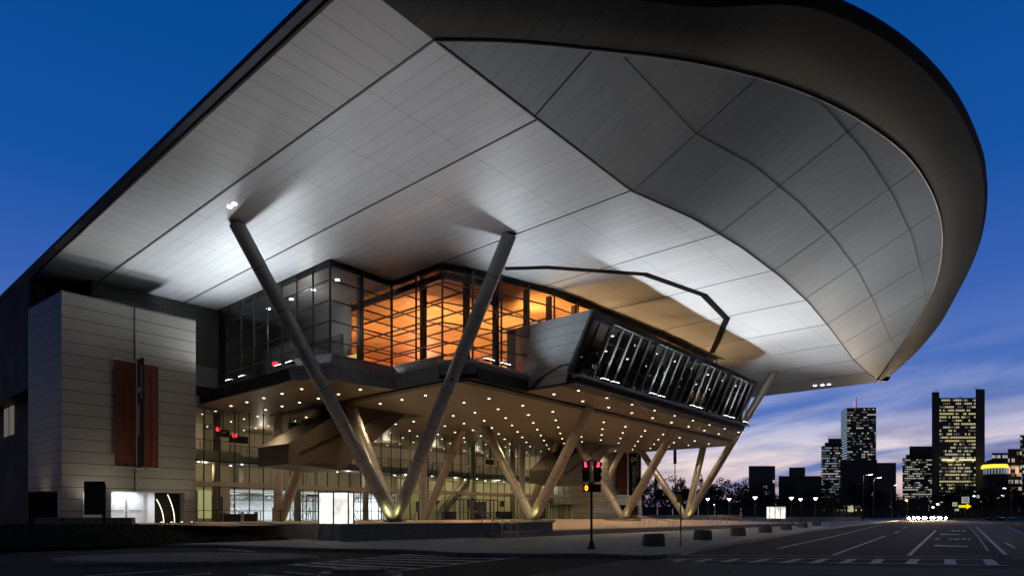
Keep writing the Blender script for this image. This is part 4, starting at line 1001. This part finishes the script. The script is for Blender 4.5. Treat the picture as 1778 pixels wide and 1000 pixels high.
# steps parapet along far plaza
t = thing('parapet_wall', (100, 34, .15), 'long low pale wall receding behind the distant light box', 'wall')
g = MB(); a, b = at(1300, 122, 0), at(1495, 150, 0); g.prism([tuple(a.to_2d()), tuple(b.to_2d()), tuple((b + fy * .4).to_2d()), tuple((a + fy * .4).to_2d())], .1, 1.15); link('wall_body', g, M['concrete'], t)
t = thing('plaza_edge_wall', (112, 48, .15), 'low pale wall crossing behind the farthest V column', 'wall')
g = MB(); a, b = at(1118, 128, 0), at(1290, 124, 0); g.prism([tuple(a.to_2d()), tuple(b.to_2d()), tuple((b + fy * .4).to_2d()), tuple((a + fy * .4).to_2d())], .1, 1.6); link('wall_body', g, M['concrete'], t)

# ------------------------------------------------------------------ lamps
def lamp_proto(h):
    t = thing('street_lamp', (0, 0, 0), 'x', 'street lamp', 'short lamp posts beyond the plaza')
    link('pole', MB().tube((0, 0, 0), (0, 0, h - .35), .07, .05, 10), M['dark'], t)
    g = MB(); g.lathe((0, 0, h), [(.06, -.4), (.34, -.02), (.36, .02)], 16); link('shade', g, M['lampw'], t)
    g = MB(); g.lathe((0, 0, h), [(.38, .02), (.3, .08), (.04, .12)], 16); link('cap', g, M['dark'], t)
    lamp('lamp_light', 'POINT', (0, 0, h - .1), 90, (1, .93, .78), t, shadow_soft_size=.5); return t
pr = None
for px, Y, lb in ((1229, 122, 'leftmost short lamp post, seen just right of the farthest V column'), (1266, 116, 'second short lamp post from the left, before the dark trees'), (1311, 106, 'brightest short lamp post, just left of the distant light box'),
                  (1374, 108, 'short lamp post just right of the distant light box'), (1390, 124, 'smaller short lamp post, in the middle of the three right of the light box'), (1416, 112, 'rightmost short lamp post, above the end of the planter row'),
                  (1239, 190, 'faint far small lamp low among the dark trees')):
    o = lamp_proto(4.45) if pr is None else copy_tree(pr); pr = pr or o; o.location = at(px, Y, .15 if Y < 118 else .3); o['label'] = lb
def tall_lamp(px, Y, h, armx, label, m_='lampw', e=0):
    c = at(px, Y, 0); t = thing('tall_street_lamp', c, label, 'street lamp', 'tall street lamps along the road')
    link('pole', MB().tube(c, c + Vector((0, 0, h)), .13, .08, 10), M['louvre'], t)
    p = c + Vector((0, 0, h)); q = p + fx * armx + Vector((0, 0, .25)); link('arm', MB().tube(p, q, .06, k=8), M['louvre'], t)
    hd = MB(); d = (q - p).normalized(); hd.beam(q, q + d * .9, .4, .16); link('lamp_head', hd, M['dark'], t)
    l = MB(); l.beam(q + d * .1 + Vector((0, 0, -.14)), q + d * .8 + Vector((0, 0, -.14)), .34, .12); link('lens', l, M[m_], t)
    if e: lamp('lamp_light', 'POINT', q + Vector((0, 0, -.5)), e, (1, .95, .85), t, shadow_soft_size=.3)
tall_lamp(1499, 140, 10.3, 1.2, 'tallest lamp pole with a short arm left of the two by the dark blocks', e=300)
tall_lamp(1517, 150, 10.2, 1.0, 'tall lamp pole just right of the tallest one', e=300)
tall_lamp(1548, 190, 10.3, .8, 'farther tall lamp pole beside the oncoming headlights')
tall_lamp(1757, 190, 9.4, -1.8, 'tall lamp pole at the right edge with its arm to the left')
for px, py, lb, mm, r_ in ((1692, 861, 'greenish white road light left of three over the right road', 'lampg', .55), (1715, 861, 'greenish white road light in the middle over the right road', 'lampg', .6), (1741, 860, 'greenish white road light right of three over the right road', 'lampg', .7),
                      (1691, 872.5, 'amber road light nearest the yellow arrow sign', 'amber', .4), (1703, 870, 'second amber road light from the yellow arrow', 'amber', .45), (1716, 867.5, 'third amber road light from the yellow arrow', 'amber', .5), (1731.5, 864, 'highest amber road light at far right', 'amber', .55),
                      (1620, 880, 'lower white road light above the oncoming headlights', 'lampw', .4), (1628, 874.5, 'upper white road light above the oncoming headlights', 'lampw', .45), (1547, 878, 'orange road light left of the headlights by the dark hedge', 'amber', .4), (1574, 868, 'yellow roadside light before the far office block', 'amber', .5)):
    Y = 260; p = at(px, Y, py=py); t = thing('road_light', (p.x, p.y, 0), lb, 'street lamp', 'small bright road lights far down the street')
    link('pole', MB().tube((p.x, p.y, 0), (p.x, p.y, p.z), .1, k=8), M['black'], t)
    link('lamp_head', MB().lathe((p.x, p.y, p.z), [(.1, -r_), (r_ * .9, -r_ * .45), (r_ * 1.1, 0), (r_ * .7, r_ * .5), (.1, r_ * .6)], 12), M[mm], t)
# road signs
def road_sign(px, py, w, h, Y, label, kind='rect', lines=()):
    p = at(px, Y, py=py); t = thing('road_sign', (p.x, p.y, 0), label, 'road sign')
    link('post', MB().tube((p.x, p.y, 0), (p.x, p.y, p.z + h / 2 - .1), .05, k=8), M['dark'], t)
    P = lambda a, z, o=0: p + fx * a + Vector((0, 0, z)) - fy * (.08 + o)
    if kind == 'arrow':
        out = [(-w / 2, h * .22), (w * .12, h * .22), (w * .12, h / 2), (w / 2, 0), (w * .12, -h / 2), (w * .12, -h * .22), (-w / 2, -h * .22)]
        g = MB(); g.quad(*[P(a, z) for a, z in out[::-1]]); g.quad(*[P(a, z, -.05) for a, z in out]); link('arrow_panel', g, M['yellow_lit'], t)
    else:
        g = MB(); g.quad(P(-w / 2, -h / 2), P(w / 2, -h / 2), P(w / 2, h / 2), P(-w / 2, h / 2)); g.quad(P(-w / 2, h / 2, -.04), P(w / 2, h / 2, -.04), P(w / 2, -h / 2, -.04), P(-w / 2, -h / 2, -.04)); link('plate', g, M['sign_lit'], t)
        g = MB()
        for z in lines: g.quad(P(-w * .32, z * h - .07, .01), P(w * .32, z * h - .07, .01), P(w * .32, z * h + .07, .01), P(-w * .32, z * h + .07, .01))
        if lines: link('legend_line', g, M['joint'], t)
M['sign_lit'] = emit('sign_plate_glow', (.75, .73, .72), .42)  # brightness put into the plates as emission, not reflected
road_sign(1676, 867.5, 1.75, 1.5, 150, 'white rectangular road sign standing above the yellow arrow', lines=(.25, 0, -.25))
road_sign(1657.5, 875, 1.1, .95, 150, 'smaller white road sign left of the yellow arrow', lines=(0,))
road_sign(1675.5, 878.5, 3.0, 1.3, 149, 'bright yellow arrow sign pointing right beside the road', 'arrow')
road_sign(1698, 861.5, .8, .8, 175, 'tiny white sign close to the left greenish road light')
# traffic
def car(paint):
    t = thing('car', (0, 0, 0), 'x', 'car', 'cars with headlights coming down the street')
    prof = [(-2.2, .35), (-2.25, .75), (-1.9, .92), (-.95, 1.0), (2.1, .98), (2.2, .8), (2.2, .35)]
    g = MB(); hw = .88
    for s in (-1, 1): g.quad(*[(x, s * hw, z) for x, z in (prof if s < 0 else prof[::-1])])
    for (a, b), (c_, d) in zip(prof, prof[1:] + prof[:1]): g.quad((a, hw, b), (c_, hw, d), (c_, -hw, d), (a, -hw, b))
    link('body', g, paint, t)
    cab = [(-1.0, 1.0), (-.3, 1.43), (1.1, 1.45), (1.75, .99)]; g = MB()
    for s in (-1, 1): g.quad(*[(x, s * (hw - (.06 if z < 1.1 else .2)), z) for x, z in (cab if s < 0 else cab[::-1])])
    for (a, b), (c_, d) in zip(cab, cab[1:]):
        wa, wb = (hw - (.06 if b < 1.1 else .2)), (hw - (.06 if d < 1.1 else .2)); g.quad((a, -wa, b), (c_, -wb, d), (c_, wb, d), (a, wa, b))
    link('cabin_glass', g, M['carglass'], t)
    link('roof_panel', MB().box(-.3, 1.1, -.66, .66, 1.44, 1.47), paint, t)
    for x in (-1.35, 1.35):
        for s in (-1, 1): link('wheel', MB().tube((x, s * .72, .33), (x, s * .92, .33), .33, k=16), M['rubber'], t)
    for s in (-1, 1):
        link('headlight', MB().tube((-2.22, s * .62, .70), (-2.30, s * .62, .70), .27, k=12), M['head'], t)
    return t
road_dir = math.atan2(at(1650, 1, 0).y, at(1650, 1, 0).x)
p1 = car(M['car1']); p2 = car(M['car2'])
for i, (px, Y, o, lb) in enumerate(((1583, 178, p1, 'leftmost oncoming car with headlights on'), (1600, 182, p2, 'second oncoming car from the left with headlights on'), (1613, 196, None, 'third oncoming car with headlights, in the middle of the glare'), (1626, 200, None, 'fourth oncoming car with headlights on, right of the middle'), (1638, 190, None, 'rightmost oncoming car with headlights on'), (1590, 262, None, 'smaller oncoming car behind the two leftmost cars'), (1607, 270, None, 'added small oncoming car, farthest back, for more glare in the middle'), (1631, 275, None, 'added farther oncoming car between the two at the right, for more glare'))):
    o = o or copy_tree(p1 if i % 2 else p2); o.location = at(px, Y, 0); o.rotation_euler.z = road_dir; o['label'] = lb  # the last three cars are added to widen the headlight glare
for Y, px in ((172, 1586), (176, 1600), (188, 1615), (184, 1634)): lamp('headlight_glow', 'SPOT', at(px, Y, .75), 13000, (1, .72, .45), None, to=at(px - 12, Y - 45, 0), spot_size=R(50), spot_blend=.8, shadow_soft_size=.3)
for l in [o for o in bpy.data.objects if o.name.startswith('headlight_glow')]: pass
pk = copy_tree(p2)
for h_ in [k for k in kids(pk) if k.name.startswith('headlight')]: bpy.data.objects.remove(h_)
pk.location = at(1728, 172, 0); pk.rotation_euler.z = road_dir + R(60); pk['label'] = 'dark parked car under the trees at the right edge'; pk['group'] = 'parked cars at the right'
pk2 = copy_tree(pk); pk2.location = at(1748, 178, 0); pk2['label'] = 'second parked car, nearer the right edge of the view'
for o in (pk, pk2):
    link('parking_lamp', MB().box(-.1, .1, -.1, .1, 0, .05), M['winc'], None) if False else None

# ------------------------------------------------------------------ city skyline
def tower(name, label, x0, x1, ytop, Y, mt, depth=.6, floors=30, cols=18, lit=.35, wm='winw', skew=0.0, side=None, z0=0, lowlit=.15, crown=None, wh=.5):
    a, b = at(x0, Y, 0), at(x1, Y, 0); h = EYE + (HOR - ytop) / F * Y; w = (b - a).length; d = (b - a).normalized(); n = Vector((d.y, -d.x, 0))
    if n.dot(fy) > 0: n = -n
    if skew: 
        b = b + fy * (w * skew); d = (b - a).normalized(); n = Vector((d.y, -d.x, 0)); n = -n if n.dot(fy) > 0 else n; w = (b - a).length
    bk = ((a + b) / 2).normalized() * w * depth
    if side: bk = at(1460, Y + 45, 0) - a
    t = thing(name, ((a + b) / 2), label, 'building')
    body = link('wall', MB().prism([tuple(p.to_2d()) for p in (a, b, b + bk, a + bk)], z0, h), M[mt] if isinstance(mt, str) else mt, t)
    fh = (h - 4) / floors; r3 = random.Random(hash(label) % 1000 if False else len(label) * 7 + floors)
    def rowf(p, q, nn_, zz, m_, prob, c):
        g = MB(); dd = (q - p)
        run = 0; on = r3.random() < prob
        for k in range(c):
            if r3.random() < .6: on = r3.random() < prob
            if not on: continue
            s0 = p + dd * ((k + .12) / c); s1 = p + dd * ((k + .88) / c); u = nn_ * .15
            g.quad(s0 + u + Vector((0, 0, zz)), s1 + u + Vector((0, 0, zz)), s1 + u + Vector((0, 0, zz + fh * wh)), s0 + u + Vector((0, 0, zz + fh * wh)))
        if g.f: link('window_band', g, M[m_], body)
    for f in range(floors):
        z = 3 + f * fh + fh * .25
        pr_ = lit if f > floors * .15 else lowlit
        pr_ *= r3.choice((.4, .8, 1.0, 1.3))
        rowf(a, b, n, z, wm if r3.random() > .25 else 'winw', pr_, cols)
        if lit > .12: rowf(a, b, n * .5, z, 'wind', .35, cols)
    if side:
        ns = bk.cross(Vector((0, 0, 1))).normalized(); ns = -ns if ns.dot(d) > 0 else ns
        for f in range(floors): 
            z = 3 + f * fh + fh * .2; g = MB(); u = ns * .12
            p, q = a + bk * .03, a + bk * .97; g.quad(p + u + Vector((0, 0, z)), q + u + Vector((0, 0, z)), q + u + Vector((0, 0, z + fh * .42)), p + u + Vector((0, 0, z + fh * .42)))
            link('side_band', g, side, body)
    return t, body, a, b, n, bk, h
t, bd, a, b, n, bk, h = tower('office_tower', 'wide dark office tower with two taller end slabs and yellow lit windows', 1631, 1694, 690.5, 900, 'city1', .5, 34, 20, .5, 'winy', lowlit=.6)
for p0, p1_, yt in ((1618, 1631, 680.5), (1694, 1710, 675.5)):
    A_, B_ = at(p0, 893, 0), at(p1_, 893, 0); dk = ((A_ + B_) / 2).normalized() * 42
    link('end_slab', MB().prism([tuple(p.to_2d()) for p in (A_, B_, B_ + dk, A_ + dk)], 0, EYE + (HOR - yt) / F * 893), M['city1'], t)
A_, B_ = at(1617.2, 893, 0), at(1618, 893.5, 0); 
for k, (q0, q1, z) in enumerate(((1633, 1662, 153 - 46), (1662, 1692, 153 - 46))): pass
g = MB(); zf = EYE + (HOR - 799.5) / F * 900
for q0, q1 in ((1635, 1659), (1665, 1695)): 
    s0, s1 = at(q0, 899, zf), at(q1, 898.5, zf); g.quad(s0, s1, s1 + Vector((0, 0, 2.4)), s0 + Vector((0, 0, 2.4)))
link('bright_window_band', g, M['winy2'], t)
g = MB()
for px_, py_ in ((1626, 677), (1668, 688), (1695, 673), (1700, 674)): p = at(px_, 905, py=py_ + 5); g.beam(p, p + Vector((2, 0, 5)), .35); g.beam(p + Vector((0, 0, 2)), p + Vector((-3, 2, 4)), .3)
link('antenna', g, M['black'], t)
t, bd, a, b, n, bk, h = tower('glass_tower', 'tallest glass tower with a red tipped mast and bright banded left side', 1471, 1518, 708, 1150, 'city2', .9, 40, 16, .16, 'winw', side=M['winc'], skew=-.12)
p = at(1487, 1170, h); link('mast', MB().tube(p, p + Vector((0, 0, 24)), .7, .3, 8), M['black'], t); p = at(1483, 1170, h); link('red_mast', MB().tube(p, p + Vector((0, 0, 16)), .6, .3, 8), M['exit_dim'] if 'exit_dim' in M else M['exit'], t)
tt = tower('stepped_tower', 'stepped dark tower left of the tallest glass tower with spiky crown', 1426, 1462, 774, 980, 'city2', .8, 26, 12, .42, 'winc'); t, bd, a, b, n, bk, h = tt
for q0, q1, yt in ((1432, 1462, 768), (1438, 1461, 761)):
    A_, B_ = at(q0, 983, 0), at(q1, 983, 0); dk = A_.normalized() * 22; link('upper_tier', MB().prism([tuple(p.to_2d()) for p in (A_, B_, B_ + dk, A_ + dk)], h, EYE + (HOR - yt) / F * 983), M['city2'], t)
g = MB()
for k in range(8): p = at(1438 + k * 3.2, 985, py=761); g.beam(p, p + Vector((0, 0, 5)), .5)
link('spike', g, M['city1'], t)
t, bd, a, b, n, bk, h = tower('office_block', 'dark stepped office block immediately left of the two slab tower', 1567, 1618, 795, 820, 'city3', .5, 24, 15, .5, 'winw', lowlit=.4)
for q0, q1, yt in ((1573, 1618, 789), (1579, 1618, 774.5)):
    A_, B_ = at(q0, 823, 0), at(q1, 823, 0); dk = A_.normalized() * 22; link('upper_tier', MB().prism([tuple(p.to_2d()) for p in (A_, B_, B_ + dk, A_ + dk)], h, EYE + (HOR - yt) / F * 823), M['city3'], t)
tower('dark_building', 'plain dark block with a sloping top left of the skyline, over the trees', 1300, 1346, 808.5, 620, 'city1', .5, 8, 10, .03)
tower('dark_building', 'small dark stepped block between the plain block and the stepped tower', 1370, 1398, 811, 640, 'city1', .5, 8, 8, .03)
tower('dark_building', 'low dark block behind the lamp posts with no lit windows', 1352, 1426, 826, 560, 'city3', .4, 6, 10, .02)
tower('brick_building', 'dark brick block with a few lit windows below the glass tower', 1459, 1523, 798, 380, 'city3', .5, 7, 12, .04)
tower('brick_building', 'dark flat roofed block with one lit window left of the headlights', 1522, 1556, 803, 400, 'city1', .5, 7, 7, .10)
tower('city_building', 'lit old stone building at the right edge behind the golden dome', 1722, 1765, 786, 900, 'city3', .5, 10, 14, .5, 'winy')
tower('city_building', 'tall narrow dark tower cut off by the right edge', 1771, 1796, 755, 900, 'city1', .5, 14, 6, .4, 'winw')
t = tower('city_building', 'lit stone building between the golden dome and the narrow tower', 1750, 1774, 779, 880, 'city3', .5, 9, 8, .45, 'winy')[0]
g = MB()
for px_ in (1751, 1766): p = at(px_, 870, py=822); g.prism([(p.x - 2, p.y - 2), (p.x + 2, p.y - 2), (p.x, p.y + 2)], p.z, p.z + 9)
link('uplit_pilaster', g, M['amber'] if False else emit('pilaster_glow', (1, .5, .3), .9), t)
p = at(1727, 860, 0); t = thing('domed_building', p, 'round building with a golden floodlit dome and pale colonnade', 'building')
zd = EYE + (HOR - 823) / F * 860
link('drum', MB().lathe((p.x, p.y, 0), [(15, 0), (15, zd - 1), (14, zd)], 28), M['city3'], t)
g = MB()
for k in range(14): a_ = math.pi * (1 + k / 13) + ang_cam; g.tube((p.x + 14.5 * math.cos(a_), p.y + 14.5 * math.sin(a_), zd), (p.x + 14.5 * math.cos(a_), p.y + 14.5 * math.sin(a_), zd + 8), .6, k=8)
link('colonnade', g, M['winc'], t); link('inner_drum', MB().lathe((p.x, p.y, zd), [(12.5, 0), (12.5, 8)], 24), M['city1'], t)  # the columns' lit look is put in as emission
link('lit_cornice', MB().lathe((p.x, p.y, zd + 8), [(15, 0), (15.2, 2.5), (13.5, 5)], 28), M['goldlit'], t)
link('dome', MB().lathe((p.x, p.y, zd + 13), [(13.4, 0), (11, 4), (7, 6.5), (1, 8)], 24), M['city3'], t)
tower('low_building', 'long low dark building under the trees at the right', 1640, 1740, 862, 330, 'city3', .2, 3, 20, .02)
t = tower('low_building', 'low shop building with a yellow lit window under the tall lamp poles', 1440, 1500, 872, 300, 'city3', .2, 2, 10, .15, 'winy', lowlit=.3)[0]
g = MB(); s0, s1 = at(1470, 296, 3.0), at(1482, 296, 3.0); g.quad(s0, s1, s1 + Vector((0, 0, 3)), s0 + Vector((0, 0, 3))); link('lit_shop_window', g, M['winy'], t)

# ------------------------------------------------------------------ trees
def tree_parts(seed, h, r, m_, n=950, sparse=0.):
    rr = random.Random(seed); t = thing('tree', (0, 0, 0), 'x', 'tree')
    g = MB(); g.tube((0, 0, 0), (0, 0, h * .45), .22, .14, 8)
    tips = []
    for k in range(7):
        a = rr.uniform(0, 6.28); z = h * rr.uniform(.28, .5); q = Vector((math.cos(a) * r * .6, math.sin(a) * r * .6, h * rr.uniform(.55, .85))); g.tube((0, 0, z), q, .1, .03, 6); tips.append(q)
    g.tube((0, 0, h * .45), (0, 0, h * .9), .14, .03, 6); link('trunk', g, M['bark'], t)
    cl = [(Vector((rr.gauss(0, .42) * r, rr.gauss(0, .42) * r, h * rr.uniform(.38, .95))), rr.uniform(.22, .42) * r) for _ in range(22)]
    g = MB()
    for _ in range(n):
        c, cr = rr.choice(cl); d = Vector((rr.gauss(0, 1), rr.gauss(0, 1), rr.gauss(0, .8))); d = d.normalized() * cr * rr.random() ** .4
        p = c + d; s = rr.uniform(.14, .34); u = Vector((rr.gauss(0, 1), rr.gauss(0, 1), rr.gauss(0, 1))).normalized(); v = u.orthogonal().normalized()
        g.quad(p + u * s, p + v * s * .6, p - u * s, p - v * s * .6)
    link('crown', g, m_, t); return t
protos = [tree_parts(11, 9.5, 3.6, M['leaf']), tree_parts(12, 10.5, 4.0, M['leaf2'], 1200), tree_parts(13, 8.0, 3.4, M['leaf'], 800)]
used = set()
def put_tree(k, px, Y, sc, lb, group, gz=0):
    o = protos[k] if k not in used else copy_tree(protos[k]); used.add(k)
    o.location = at(px, Y, gz); o.rotation_euler.z = rnd.uniform(0, 6.28); o.scale = (sc * rnd.uniform(.9, 1.1), sc * rnd.uniform(.9, 1.1), sc); o['label'] = lb; o['group'] = group
for i in range(13):
    put_tree(i % 3, 1118 + i * 16 + rnd.uniform(-4, 4), 150 + (i % 4) * 9, 1.0 + .14 * rnd.random(), 'dark leafy tree in the close row behind the farthest V column', 'trees in a row behind the plaza')
for i in range(9):
    put_tree((i + 1) % 3, 1322 + i * 17 + rnd.uniform(-4, 4), 185 + (i % 3) * 10, .95 + .2 * rnd.random(), 'dark tree in the black mass behind the short lamp posts', 'trees behind the short lamp posts')
for i in range(8):
    put_tree(i % 3, 1470 + i * 13 + rnd.uniform(-3, 3), 250 + (i % 3) * 12, 1.0 + (.5 if i < 4 else 0) , 'dark tree beside the street left of the oncoming headlights', 'trees left of the street')
for i in range(12):
    put_tree((i + 2) % 3, 1645 + i * 13 + rnd.uniform(-3, 3), 225 + (i % 4) * 16, 1.15 + .3 * rnd.random(), 'dark tree in the belt along the right road below the towers', 'trees along the right road')
# far city floor that closes the horizon under the towers
g = MB()
r4 = random.Random(5); x = 1090
while x < 1800:
    w_ = r4.uniform(14, 30); yt = r4.uniform(862, 880); a, b = at(x, 700, 0), at(x + w_, 700, 0); dk = a.normalized() * 30
    g.prism([tuple(p.to_2d()) for p in (a, b, b + dk, a + dk)], 0, EYE + (HOR - yt) / F * 700); x += w_ + .5
tag(link('distant_rooftops', g, M['city3']), 'far low mass of dark rooftops along the horizon under the towers', 'buildings', kind='stuff')
# posts and trunks close to the canopy's right end
for px, Y, h_, lb in ((1172, 135, 12.5, 'tall slender dark post between the far slanted columns'), (1139, 140, 8.6, 'shorter dark post with a box top beside the far clad block')):
    c = at(px, Y, 0); t = thing('lighting_mast', c, lb, 'post'); link('pole', MB().tube(c, c + Vector((0, 0, h_)), .16, .1, 8), M['dark'], t)
    link('mast_head', MB().tube(c + Vector((0, 0, h_)), c + Vector((0, 0, h_ + (5.5 if px > 1150 else 1.2))), .34, .3, 10), M['dark'], t)
